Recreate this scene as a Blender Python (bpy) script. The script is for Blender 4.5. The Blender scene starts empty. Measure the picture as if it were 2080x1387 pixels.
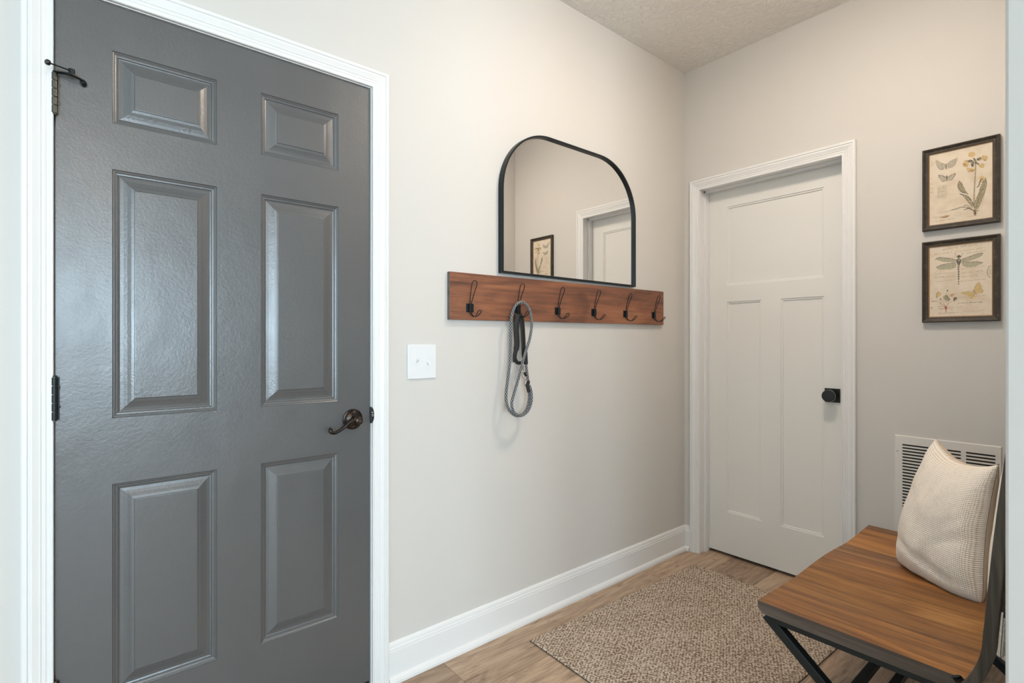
import bpy, bmesh, math, random
from mathutils import Vector, noise
random.seed(7)
C = bpy.context.scene.collection
W, B, CEIL = 1.685, 2.698, 2.743          # north wall plane y, east wall plane x, ceiling height
SC, SX, SY = 0.13, 1.071, 0.01            # nook south wall: face y, end x, back y

# ------------------------------------------------------------------ camera
cam_d = bpy.data.cameras.new('camera'); cam = bpy.data.objects.new('camera', cam_d); C.objects.link(cam)
cam.location = (0, 0, 1.195)
cam.rotation_euler = (math.pi/2, 0, -math.atan2(882, 1061))
cam_d.sensor_width = 36; cam_d.lens = 36*1061/2080; cam_d.clip_start = 0.02
bpy.context.scene.camera = cam
# ------------------------------------------------------------------ world, lights, exposure
w = bpy.data.worlds.new('world'); bpy.context.scene.world = w; w.use_nodes = True
w.node_tree.nodes['Background'].inputs[0].default_value = (0.6, 0.75, 1, 1)
w.node_tree.nodes['Background'].inputs[1].default_value = 0.02
vs = bpy.context.scene.view_settings
vs.view_transform = 'Standard'; vs.look = 'None'; vs.gamma = 1; vs.use_curve_mapping = False; vs.exposure = 0.12
def area(name, loc, direction, sx, sy, power, col, spread=math.pi, shape='RECTANGLE'):
    d = bpy.data.lights.new(name, 'AREA'); o = bpy.data.objects.new(name, d); C.objects.link(o)
    d.shape = shape; d.size = sx; d.size_y = sy; d.energy = power; d.color = col; d.spread = spread
    o.location = loc; o.rotation_euler = Vector(direction).to_track_quat('-Z', 'Y').to_euler()
    return o
LAMP_NOOK, LAMP_ROOM, FILL_FAR = 66.0, 6.0, 85.0
DAY = (0.66, 0.86, 1.0)
area('daylight_south', (0.0, -4.32, 1.45), (0, 1, 0), 1.7, 1.35, 120, DAY)
area('fill_south_2', (-2.2, -4.32, 1.45), (0, 1, 0), 1.4, 1.35, 205, DAY)  # fill light added to brighten the lower right of the nook
area('daylight_west', (-3.32, 0.1, 1.35), (1, 0, 0), 1.8, 1.5, 20, (0.42, 0.78, 1.0))

# ------------------------------------------------------------------ helpers
def mA(p, q, d=0): return (p, W-d, q)      # north wall: x, z, distance out of the wall
def mB(p, q, d=0): return (B-d, p, q)      # east wall: y, z, distance out of the wall
class MB:
    def __init__(s): s.v = []; s.f = []; s.m = []; s.uv = {}
    def vert(s, co): s.v.append(tuple(co)); return len(s.v)-1
    def face(s, idx, m=0): s.f.append(tuple(idx)); s.m.append(m)
    def poly(s, cos, m=0): s.face([s.vert(c) for c in cos], m)
    def box(s, x0, x1, y0, y1, z0, z1, m=0):
        i = [s.vert((x, y, z)) for z in (z0, z1) for y in (y0, y1) for x in (x0, x1)]
        for q in ((0,2,3,1), (4,5,7,6), (0,1,5,4), (2,6,7,3), (0,4,6,2), (1,3,7,5)): s.face([i[k] for k in q], m)
    def mbox(s, mp, p0, p1, q0, q1, d0, d1, m=0):
        i = [s.vert(mp(p, q, d)) for d in (d0, d1) for q in (q0, q1) for p in (p0, p1)]
        for q in ((0,2,3,1), (4,5,7,6), (0,1,5,4), (2,6,7,3), (0,4,6,2), (1,3,7,5)): s.face([i[k] for k in q], m)
    def loft(s, rings, closed=True, caps=True, m=0):
        ids = [[s.vert(c) for c in r] for r in rings]; n = len(rings[0])
        for a, b in zip(ids, ids[1:]):
            for k in range(n if closed else n-1): s.face((a[k], a[(k+1) % n], b[(k+1) % n], b[k]), m)
        if caps and closed: s.face(ids[0][::-1], m); s.face(ids[-1], m)
        return ids
    def tube(s, pts, r, seg=10, m=0, flat=None, closed=False, vscale=1.0):
        pts = [Vector(p) for p in pts]; n = len(pts)
        T = []
        for i in range(n):
            a = pts[(i-1) % n] if (closed or i) else pts[0]; b = pts[(i+1) % n] if (closed or i < n-1) else pts[-1]
            T.append((b-a).normalized())
        ref = flat.copy() if flat is not None else (Vector((0, 0, 1)) if abs(T[0].z) < .8 else Vector((1, 0, 0)))
        N = (ref-T[0]*ref.dot(T[0])).normalized(); rings = []; L = 0; Ls = []
        for i in range(n):
            if flat is not None: N = flat-T[i]*flat.dot(T[i])
            else: N = N-T[i]*N.dot(T[i])
            N.normalize(); Bn = T[i].cross(N)
            rr = r[min(i, len(r)-1)] if isinstance(r, list) else r
            ra, rb = rr[0] if isinstance(rr, tuple) else (rr, rr)
            rings.append([pts[i]+N*(ra*math.cos(2*math.pi*k/seg))+Bn*(rb*math.sin(2*math.pi*k/seg)) for k in range(seg)])
            if i: L += (pts[i]-pts[i-1]).length
            Ls.append(L)
        ids = [[s.vert(c) for c in q] for q in rings]
        rng = range(n) if closed else range(n-1)
        for i in rng:
            a, b = ids[i], ids[(i+1) % n]
            for k in range(seg):
                s.uv[len(s.f)] = [(k/seg, Ls[i]*vscale), ((k+1)/seg, Ls[i]*vscale), ((k+1)/seg, Ls[(i+1) % n]*vscale), (k/seg, Ls[(i+1) % n]*vscale)]
                s.face((a[k], a[(k+1) % seg], b[(k+1) % seg], b[k]), m)
        if not closed: s.face(ids[0][::-1], m); s.face(ids[-1], m)
    def lathe(s, o, ax, prof, seg=28, m=0):
        o = Vector(o); ax = Vector(ax).normalized(); u = ax.orthogonal().normalized(); v = ax.cross(u)
        s.loft([[o+ax*h+(u*math.cos(2*math.pi*k/seg)+v*math.sin(2*math.pi*k/seg))*max(r, 1e-5) for k in range(seg)] for r, h in prof], m=m)
    def prism(s, poly, f0, f1, m=0):
        a = [s.vert(f0(*p)) for p in poly]; b = [s.vert(f1(*p)) for p in poly]; n = len(poly)
        for k in range(n): s.face((a[k], a[(k+1) % n], b[(k+1) % n], b[k]), m)
        s.face(a[::-1], m); s.face(b, m)
    def build(s, name, mats, parent=None, loc=None, smooth=False, bevel=0, seg=2, recalc=True, angle=35, **tags):
        base = Vector((0, 0, 0)); p = parent
        while p is not None: base = base+p.location; p = p.parent
        off = base+(Vector(loc) if loc is not None else Vector((0, 0, 0)))
        me = bpy.data.meshes.new(name)
        me.from_pydata([tuple(Vector(c)-off) for c in s.v], [], s.f)
        for m in (mats if isinstance(mats, (list, tuple)) else [mats]): me.materials.append(m)
        for p_, m in zip(me.polygons, s.m): p_.material_index = m; p_.use_smooth = smooth
        if s.uv:
            uvl = me.uv_layers.new(name='UVMap')
            for fi, uvs in s.uv.items():
                for li, q in zip(me.polygons[fi].loop_indices, uvs): uvl.data[li].uv = q
        if recalc:
            bm = bmesh.new(); bm.from_mesh(me); bmesh.ops.recalc_face_normals(bm, faces=bm.faces); bm.to_mesh(me); bm.free()
        me.update()
        o = bpy.data.objects.new(name, me); C.objects.link(o)
        if parent is not None: o.parent = parent
        o.location = (Vector(loc) if loc is not None else Vector((0, 0, 0)))
        if bevel:
            md = o.modifiers.new('bevel', 'BEVEL'); md.width = bevel; md.segments = seg; md.limit_method = 'ANGLE'; md.angle_limit = math.radians(angle)
        if smooth:
            try: me.set_sharp_from_angle(angle=math.radians(angle))
            except Exception: pass
        for k, v in tags.items(): o[k] = v
        return o
def thing(name, loc, parent=None, **tags):
    o = bpy.data.objects.new(name, None); C.objects.link(o); o.empty_display_size = .05
    if parent is not None:
        o.parent = parent
    o.location = loc
    for k, v in tags.items(): o[k] = v
    return o
def spline(pts, n=8, closed=False):
    P = [Vector(p) for p in pts]; out = []; N = len(P)
    for i in range(N if closed else N-1):
        g = (lambda k: P[k % N]) if closed else (lambda k: P[max(0, min(N-1, k))])
        a, b, c, d = g(i-1), g(i), g(i+1), g(i+2)
        for j in range(n):
            t = j/n
            out.append(.5*((2*b)+(c-a)*t+(2*a-5*b+4*c-d)*t*t+(3*b-a-3*c+d)*t**3))
    if not closed: out.append(P[-1])
    return out

# ------------------------------------------------------------------ materials
def srgb(r, g, b):
    f = lambda c: (c/255/12.92 if c/255 <= .04045 else ((c/255+.055)/1.055)**2.4)
    return (f(r), f(g), f(b), 1)
class N:
    def __init__(s, name):
        s.m = bpy.data.materials.new(name); s.m.use_nodes = True; s.t = s.m.node_tree
        s.p = s.t.nodes['Principled BSDF']; s.out = s.t.nodes['Material Output']
    def n(s, typ, **kw):
        x = s.t.nodes.new(typ)
        for k, v in kw.items():
            if k.startswith('_'): setattr(x, k[1:], v)
        return x
    def link(s, a, b): s.t.links.new(a, b)
    def set(s, x, key, v):
        if hasattr(v, 'is_linked') or isinstance(v, bpy.types.NodeSocket): s.link(v, x.inputs[key])
        else: x.inputs[key].default_value = v
    def math(s, op, a, b=None, c=None):
        x = s.n('ShaderNodeMath'); x.operation = op; s.set(x, 0, a)
        if b is not None: s.set(x, 1, b)
        if c is not None: s.set(x, 2, c)
        return x.outputs[0]
    def coords(s, which='Object'): return s.n('ShaderNodeTexCoord').outputs[which]
    def map(s, vec, scale=(1,1,1), loc=(0,0,0), rot=(0,0,0)):
        x = s.n('ShaderNodeMapping'); s.link(vec, x.inputs[0]); x.inputs['Scale'].default_value = scale; x.inputs['Location'].default_value = loc; x.inputs['Rotation'].default_value = rot
        return x.outputs[0]
    def noise(s, vec, scale, detail=3, rough=.5, dist=0, out=0):
        x = s.n('ShaderNodeTexNoise'); s.link(vec, x.inputs['Vector']); x.inputs['Scale'].default_value = scale; x.inputs['Detail'].default_value = detail
        x.inputs['Roughness'].default_value = rough; x.inputs['Distortion'].default_value = dist
        return x.outputs[out]
    def ramp(s, fac, stops):
        x = s.n('ShaderNodeValToRGB'); s.link(fac, x.inputs[0]); e = x.color_ramp.elements
        while len(e) < len(stops): e.new(.5)
        for k, (p, c) in zip(e, stops): k.position = p; k.color = c
        return x.outputs[0]
    def mix(s, fac, a, b, typ='MIX'):
        x = s.n('ShaderNodeMix'); x.data_type = 'RGBA'; x.blend_type = typ
        s.set(x, 0, fac); s.set(x, 6, a); s.set(x, 7, b); return x.outputs[2]
    def bump(s, h, strength=.3, dist=.002, normal=None):
        x = s.n('ShaderNodeBump'); x.inputs['Strength'].default_value = strength; x.inputs['Distance'].default_value = dist; s.link(h, x.inputs['Height'])
        if normal is not None: s.link(normal, x.inputs['Normal'])
        return x.outputs[0]
    def fin(s, color=None, rough=.5, metal=0, normal=None, spec=.5, coat=0):
        if color is not None: s.set(s.p, 'Base Color', color)
        s.set(s.p, 'Roughness', rough); s.set(s.p, 'Metallic', metal); s.p.inputs['Specular IOR Level'].default_value = spec
        if coat: s.p.inputs['Coat Weight'].default_value = coat
        if normal is not None: s.link(normal, s.p.inputs['Normal'])
        return s.m
def paint(name, col, rough=.5, scale=300, strength=.1, dist=.001, spec=.5):
    a = N(name); c = a.coords()
    return a.fin(col, rough, normal=a.bump(a.noise(c, scale, 2), strength, dist), spec=spec)
M = {}
M['wall'] = paint('wall_paint', srgb(212, 208, 203), .55, 160, .12, .001, .3)
M['trim'] = paint('white_trim_paint', srgb(234, 233, 232), .32, 90, .04, .001)
M['door_white'] = paint('white_door_paint', srgb(232, 229, 224), .3, 60, .05, .001)
def mk_ceiling():
    a = N('textured_ceiling'); c = a.coords()
    h = a.ramp(a.noise(c, 34, 5, .62, .6), [(.40, (0, 0, 0, 1)), (.60, (1, 1, 1, 1))])
    return a.fin(srgb(247, 243, 237), .9, normal=a.bump(h, .7, .007), spec=.1)
M['ceiling'] = mk_ceiling()
def mk_greydoor():
    a = N('grey_door_paint'); c = a.coords()
    n1 = a.noise(c, 150, 3, .6); n2 = a.noise(c, 9, 2)
    nn = a.bump(n2, .10, .01)
    smear = a.ramp(a.noise(a.map(c, (1, 1, .5)), 6, 4, .6), [(.45, (.28, .28, .28, 1)), (.75, (.38, .38, .38, 1))])
    return a.fin(srgb(84, 85, 86), a.math('MULTIPLY', smear, 1.0), normal=a.bump(n1, .30, .0014, nn), spec=1.0)
M['door_grey'] = mk_greydoor()
def mk_floor():
    a = N('oak_plank_floor'); c = a.coords('Object')
    sp = a.n('ShaderNodeSeparateXYZ'); a.link(c, sp.inputs[0]); x, y = sp.outputs[0], sp.outputs[1]
    ry = a.math('DIVIDE', a.math('SUBTRACT', y, 1.44-.229*40), .229)
    row = a.math('FLOOR', ry); fy = a.math('FRACT', ry)
    sh = a.math('FRACT', a.math('MULTIPLY', a.math('SUBTRACT', row, 40.0), .377))
    rx = a.math('ADD', a.math('DIVIDE', a.math('SUBTRACT', x, 1.045-1.22*20), 1.22), sh)
    col = a.math('FLOOR', rx); fx = a.math('FRACT', rx)
    cb = a.n('ShaderNodeCombineXYZ'); a.link(col, cb.inputs[0]); a.link(row, cb.inputs[1])
    wn = a.n('ShaderNodeTexWhiteNoise'); wn.noise_dimensions = '3D'; a.link(cb.outputs[0], wn.inputs[0])
    off = a.n('ShaderNodeVectorMath'); off.operation = 'MULTIPLY_ADD'; a.link(wn.outputs['Color'], off.inputs[0]); off.inputs[1].default_value = (9, 9, 9); a.link(c, off.inputs[2])
    v = off.outputs[0]
    g1 = a.noise(a.map(v, (1.6, 13, 1)), 2.2, 6, .62, 1.6)
    g2 = a.noise(a.map(v, (3, 90, 1)), 3.0, 4, .7)
    kn = a.noise(a.map(v, (2.2, 6, 1)), 1.6, 3, .5, 2.5)
    base = a.ramp(g1, [(.30, srgb(124, 99, 80)), (.44, srgb(164, 137, 113)), (.58, srgb(194, 168, 142)), (.75, srgb(212, 191, 167))])
    base = a.mix(.35, base, a.ramp(g2, [(.3, srgb(146, 124, 106)), (.7, srgb(218, 198, 178))]))
    base = a.mix(a.ramp(kn, [(.62, (0, 0, 0, 1)), (.74, (.65, .65, .65, 1))]), base, srgb(108, 84, 66))
    tone = a.ramp(wn.outputs['Value'], [(0, (.74, .70, .67, 1)), (1, (1.12, 1.1, 1.07, 1))])
    base = a.mix(1.0, base, tone, 'MULTIPLY')
    ey = a.math('MINIMUM', fy, a.math('SUBTRACT', 1.0, fy)); ex = a.math('MINIMUM', fx, a.math('SUBTRACT', 1.0, fx))
    gap = a.math('MAXIMUM', a.math('LESS_THAN', ey, .0055), a.math('LESS_THAN', ex, .0010))
    base = a.mix(a.math('MULTIPLY', gap, .6), base, srgb(92, 70, 54))
    hh = a.math('SUBTRACT', a.math('MULTIPLY', g2, .25), gap)
    return a.fin(base, .42, normal=a.bump(hh, .25, .001), spec=.4)
M['floor'] = mk_floor()
def wood(name, stops, grain_axis, rough=.4, sc=1.0, plank=None, bumpd=.0006, spec=.4):
    """stained wood; grain along axis 0/1/2, optional plank width across plank[0] axis"""
    a = N(name); c = a.coords('Object'); v = c; wnv = None
    if plank:
        sp = a.n('ShaderNodeSeparateXYZ'); a.link(c, sp.inputs[0])
        r = a.math('DIVIDE', sp.outputs[plank[0]], plank[1]); idx = a.math('FLOOR', r); fr = a.math('FRACT', r)
        wn = a.n('ShaderNodeTexWhiteNoise'); wn.noise_dimensions = '1D'; a.link(idx, wn.inputs['W'])
        off = a.n('ShaderNodeVectorMath'); off.operation = 'MULTIPLY_ADD'; a.link(wn.outputs['Color'], off.inputs[0]); off.inputs[1].default_value = (5, 5, 5); a.link(c, off.inputs[2])
        v = off.outputs[0]; wnv = wn.outputs['Value']
    s1 = [9*sc, 9*sc, 9*sc]; s1[grain_axis] = 1.3*sc
    s2 = [120*sc, 120*sc, 120*sc]; s2[grain_axis] = 5*sc
    g1 = a.noise(a.map(v, s1), 1.5, 5, .6, 1.2); g2 = a.noise(a.map(v, s2), 1.0, 4, .6)
    f = a.math('MULTIPLY_ADD', g2, .38, a.math('MULTIPLY', g1, .62))
    col = a.ramp(f, stops)
    if plank:
        col = a.mix(1.0, col, a.ramp(wnv, [(0, (.72, .72, .76, 1)), (1, (1.15, 1.08, 1.0, 1))]), 'MULTIPLY')
        e = a.math('MINIMUM', fr, a.math('SUBTRACT', 1.0, fr))
        col = a.mix(a.math('MULTIPLY', a.math('LESS_THAN', e, .014), .6), col, stops[0][1])
    s3 = [7*sc, 7*sc, 7*sc]; s3[grain_axis] = 3*sc
    kn = a.ramp(a.noise(a.map(v, s3), 1.0, 3, .5, .8), [(.66, (0, 0, 0, 1)), (.74, (.6, .6, .6, 1))])
    col = a.mix(kn, col, stops[0][1])
    return a.fin(col, rough, normal=a.bump(g2, .25, bumpd), spec=spec)
M['rack_wood'] = wood('stained_rack_board', [(.34, srgb(82, 54, 44)), (.45, srgb(116, 76, 58)), (.55, srgb(142, 92, 66)), (.68, srgb(164, 112, 80))], 0, .5, sc=.7)
M['seat_wood'] = wood('honey_brown_seat_planks', [(.32, srgb(92, 62, 38)), (.46, srgb(144, 97, 52)), (.56, srgb(170, 119, 62)), (.70, srgb(196, 144, 82))], 1, .36, sc=.75, plank=(0, .107), spec=.3)
M['edge_wood'] = wood('dark_weathered_wood', [(.30, srgb(66, 58, 53)), (.5, srgb(104, 93, 85)), (.7, srgb(138, 125, 115))], 1, .5)
M['bar_wood'] = wood('dark_weathered_upright', [(.34, srgb(44, 39, 34)), (.5, srgb(76, 69, 61)), (.66, srgb(112, 102, 90))], 2, .5)
M['slat_wood'] = wood('dark_weathered_slat', [(.30, srgb(54, 44, 38)), (.5, srgb(88, 74, 64)), (.7, srgb(112, 96, 84))], 0, .5)
M['black_metal'] = paint('black_metal', srgb(34, 38, 41), .38, 300, .05, .0005)
M['black_metal'].node_tree.nodes['Principled BSDF'].inputs['Metallic'].default_value = .5
M['bench_metal'] = paint('dark_steel', srgb(50, 57, 60), .36, 200, .08, .0005)
M['bench_metal'].node_tree.nodes['Principled BSDF'].inputs['Metallic'].default_value = .6
def mk_bronze():
    a = N('rubbed_bronze'); c = a.coords(); n = a.noise(c, 60, 3)
    return a.fin(a.ramp(n, [(.42, srgb(40, 38, 38)), (.7, srgb(84, 68, 56))]), .26, .8)
M['bronze'] = mk_bronze()
M['gunmetal'] = paint('gunmetal_hinge', srgb(92, 90, 84), .3, 100, .05, .0005); M['gunmetal'].node_tree.nodes['Principled BSDF'].inputs['Metallic'].default_value = .8
M['black'] = paint('satin_black', srgb(20, 22, 22), .35, 200, .03, .0005)
M['silver'] = paint('silver_metal', srgb(205, 203, 200), .2, 200, .02, .0005); M['silver'].node_tree.nodes['Principled BSDF'].inputs['Metallic'].default_value = .95
M['plastic'] = paint('white_plastic', srgb(230, 231, 233), .25, 80, .02, .0005)
M['vent'] = paint('white_vent_enamel', srgb(226, 222, 216), .35, 120, .04, .0005)
M['void_shade'] = paint('painted_void_shade', srgb(42, 38, 34), .9, 60, .1, .001)  # dark colour stands in for shade behind the grille and under the door
def mk_mirror():
    a = N('mirror_glass'); c = a.coords()
    return a.fin((.90, .90, .89, 1), .004, 1.0)
M['mirror'] = mk_mirror()
def mk_rope():
    a = N('braided_rope'); uv = a.coords('UV'); sp = a.n('ShaderNodeSeparateXYZ'); a.link(uv, sp.inputs[0])
    u = a.math('MULTIPLY', sp.outputs[0], 5.0); v = a.math('MULTIPLY', sp.outputs[1], 1.0)
    p = a.math('FRACT', a.math('ADD', u, v)); q = a.math('FRACT', a.math('SUBTRACT', v, u))
    k = a.math('MULTIPLY', a.math('LESS_THAN', p, .5), a.math('LESS_THAN', q, .62))
    col = a.mix(k, srgb(24, 30, 42), srgb(205, 206, 204))
    h = a.math('ADD', a.math('SINE', a.math('MULTIPLY', a.math('ADD', u, v), 12.566)), a.math('SINE', a.math('MULTIPLY', a.math('SUBTRACT', v, u), 12.566)))
    return a.fin(col, .8, normal=a.bump(h, .4, .0006), spec=.2)
M['rope'] = mk_rope()
M['webbing'] = paint('black_webbing', srgb(20, 23, 25), .65, 700, .5, .0006)
def mk_rug():
    a = N('flecked_woven_rug'); c = a.coords('Object'); v = a.map(c, (1, 1, 0))
    n1 = a.noise(a.map(v, (1, 1, 1), rot=(0, 0, .6)), 120, 1.5, .5, .8); n2 = a.noise(v, 240, 2, .6); n3 = a.noise(v, 7, 2)
    sp = a.n('ShaderNodeSeparateXYZ'); a.link(a.map(v, rot=(0, 0, .35)), sp.inputs[0])
    wv = a.math('MULTIPLY', a.math('SINE', a.math('MULTIPLY', sp.outputs[0], 430.0)), a.math('SINE', a.math('MULTIPLY', sp.outputs[1], 390.0)))
    f = a.math('ADD', a.math('ADD', n1, a.math('MULTIPLY', wv, .10)), a.math('ADD', a.math('MULTIPLY', a.math('SUBTRACT', n2, .5), .22), a.math('MULTIPLY', a.math('SUBTRACT', n3, .5), .12)))
    col = a.ramp(f, [(.36, srgb(128, 108, 90)), (.45, srgb(150, 130, 111)), (.50, srgb(194, 175, 156)), (.62, srgb(218, 203, 187))])
    return a.fin(col, .95, normal=a.bump(a.math('ADD', f, n2), .8, .004), spec=.1)
M['rug'] = mk_rug()
M['rug_back'] = paint('rug_backing', srgb(96, 82, 70), .95, 200, .5, .001)
def mk_knit():
    a = N('cream_open_knit'); uv = a.coords('UV'); sp = a.n('ShaderNodeSeparateXYZ'); a.link(uv, sp.inputs[0])
    n = a.noise(uv, 9, 2); n_ = a.math('MULTIPLY', a.math('SUBTRACT', n, .5), 5.0)
    su = a.math('SINE', a.math('ADD', a.math('MULTIPLY', sp.outputs[0], 1010.0), n_)); sv = a.math('SINE', a.math('ADD', a.math('MULTIPLY', sp.outputs[1], 1060.0), n_))
    h = a.math('ADD', su, sv)
    f = a.math('ADD', h, a.math('MULTIPLY', a.math('SUBTRACT', a.noise(uv, 70, 2), .5), 1.6))
    col = a.ramp(a.math('MULTIPLY_ADD', f, .25, .5), [(.06, srgb(196, 174, 150)), (.24, srgb(240, 227, 212)), (.5, srgb(250, 241, 230)), (1, srgb(252, 244, 235))])
    return a.fin(col, .95, normal=a.bump(a.math('ADD', h, a.noise(uv, 200, 2)), .40, .0012), spec=.1)
M['knit'] = mk_knit()
M['linen'] = paint('beige_linen', srgb(226, 206, 182), .9, 500, .3, .0005, .1)
M['fluffy'] = paint('white_fluffy_fabric', srgb(248, 240, 230), .95, 260, .9, .003, .1)
def mk_frame():
    a = N('distressed_black_frame'); c = a.coords()
    n1 = a.noise(a.map(c, (30, 30, 30)), 1.2, 5, .7); n2 = a.noise(c, 260, 3, .7)
    f = a.math('MULTIPLY_ADD', n2, .45, a.math('MULTIPLY', n1, .55))
    sc = a.noise(a.map(c, (1, 1, .12)), 210, 3, .7); sc2 = a.noise(a.map(c, (1, .12, 1)), 210, 3, .7)
    col = a.ramp(f, [(.3, srgb(46, 41, 36)), (.55, srgb(70, 63, 55)), (.64, srgb(96, 84, 70)), (.72, srgb(160, 146, 126))])
    col = a.mix(a.ramp(a.math('MAXIMUM', sc, sc2), [(.68, (0, 0, 0, 1)), (.76, (.7, .7, .7, 1))]), col, srgb(170, 156, 138))
    return a.fin(col, .5, normal=a.bump(n2, .4, .0008), spec=.35)
M['frame'] = mk_frame()
M['gilt'] = paint('antique_gold_fillet', srgb(150, 112, 68), .45, 200, .3, .0005)
def mk_paper():
    a = N('aged_print_paper'); c = a.coords()
    n = a.noise(c, 14, 4, .6)
    col = a.ramp(n, [(.3, srgb(212, 194, 170)), (.55, srgb(226, 213, 194)), (.75, srgb(222, 203, 182))])
    return a.fin(col, .6, normal=None, spec=.2)
M['paper'] = mk_paper()
INK = dict(yellow=(206, 174, 108), ochre=(172, 128, 66), leaf=(142, 132, 100), leafdark=(84, 78, 62), stem=(146, 134, 106), root=(104, 76, 58), moth=(170, 162, 144), mothdark=(116, 112, 102),
           ink=(58, 54, 46), faint=(178, 160, 132), feather=(184, 140, 102), wing=(162, 158, 134), gold=(206, 174, 104), goldline=(140, 112, 74), sage=(138, 136, 108), red=(150, 62, 50))
def ink(name, col):
    a = N(name); c = a.coords()
    n = a.noise(a.map(c, (1, 1, .6), rot=(.5, 0, 0)), 330, 4, .7)
    return a.fin(a.mix(a.ramp(n, [(.44, (0, 0, 0, 1)), (.66, (.8, .8, .8, 1))]), srgb(*col), srgb(218, 203, 182)), .6, spec=.2)
for k, v in INK.items(): M['ink_'+k] = ink('printed_'+k, v)
for k in ('glass',):
    a = N('window_glass'); tr = a.n('ShaderNodeBsdfTransparent'); gl = a.n('ShaderNodeBsdfGlossy'); gl.inputs['Roughness'].default_value = .02
    mx = a.n('ShaderNodeMixShader'); mx.inputs[0].default_value = .06; a.link(tr.outputs[0], mx.inputs[1]); a.link(gl.outputs[0], mx.inputs[2]); a.link(mx.outputs[0], a.out.inputs[0]); M['glass'] = a.m
def mk_lamp(name, col, k):
    a = N(name); a.p.inputs['Emission Color'].default_value = (*col, 1); a.p.inputs['Emission Strength'].default_value = k
    return a.fin((.9, .88, .84, 1), .4)
M['lamp_nook'] = mk_lamp('nook_diffuser', (1, .86, .72), LAMP_NOOK)
M['lamp_room'] = mk_lamp('room_shade', (1, .85, .70), LAMP_ROOM)
M['fill_far'] = mk_lamp('far_fill_shade', (1, .80, .62), FILL_FAR)  # glow of the added far fill
ST = dict(kind='structure')
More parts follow.
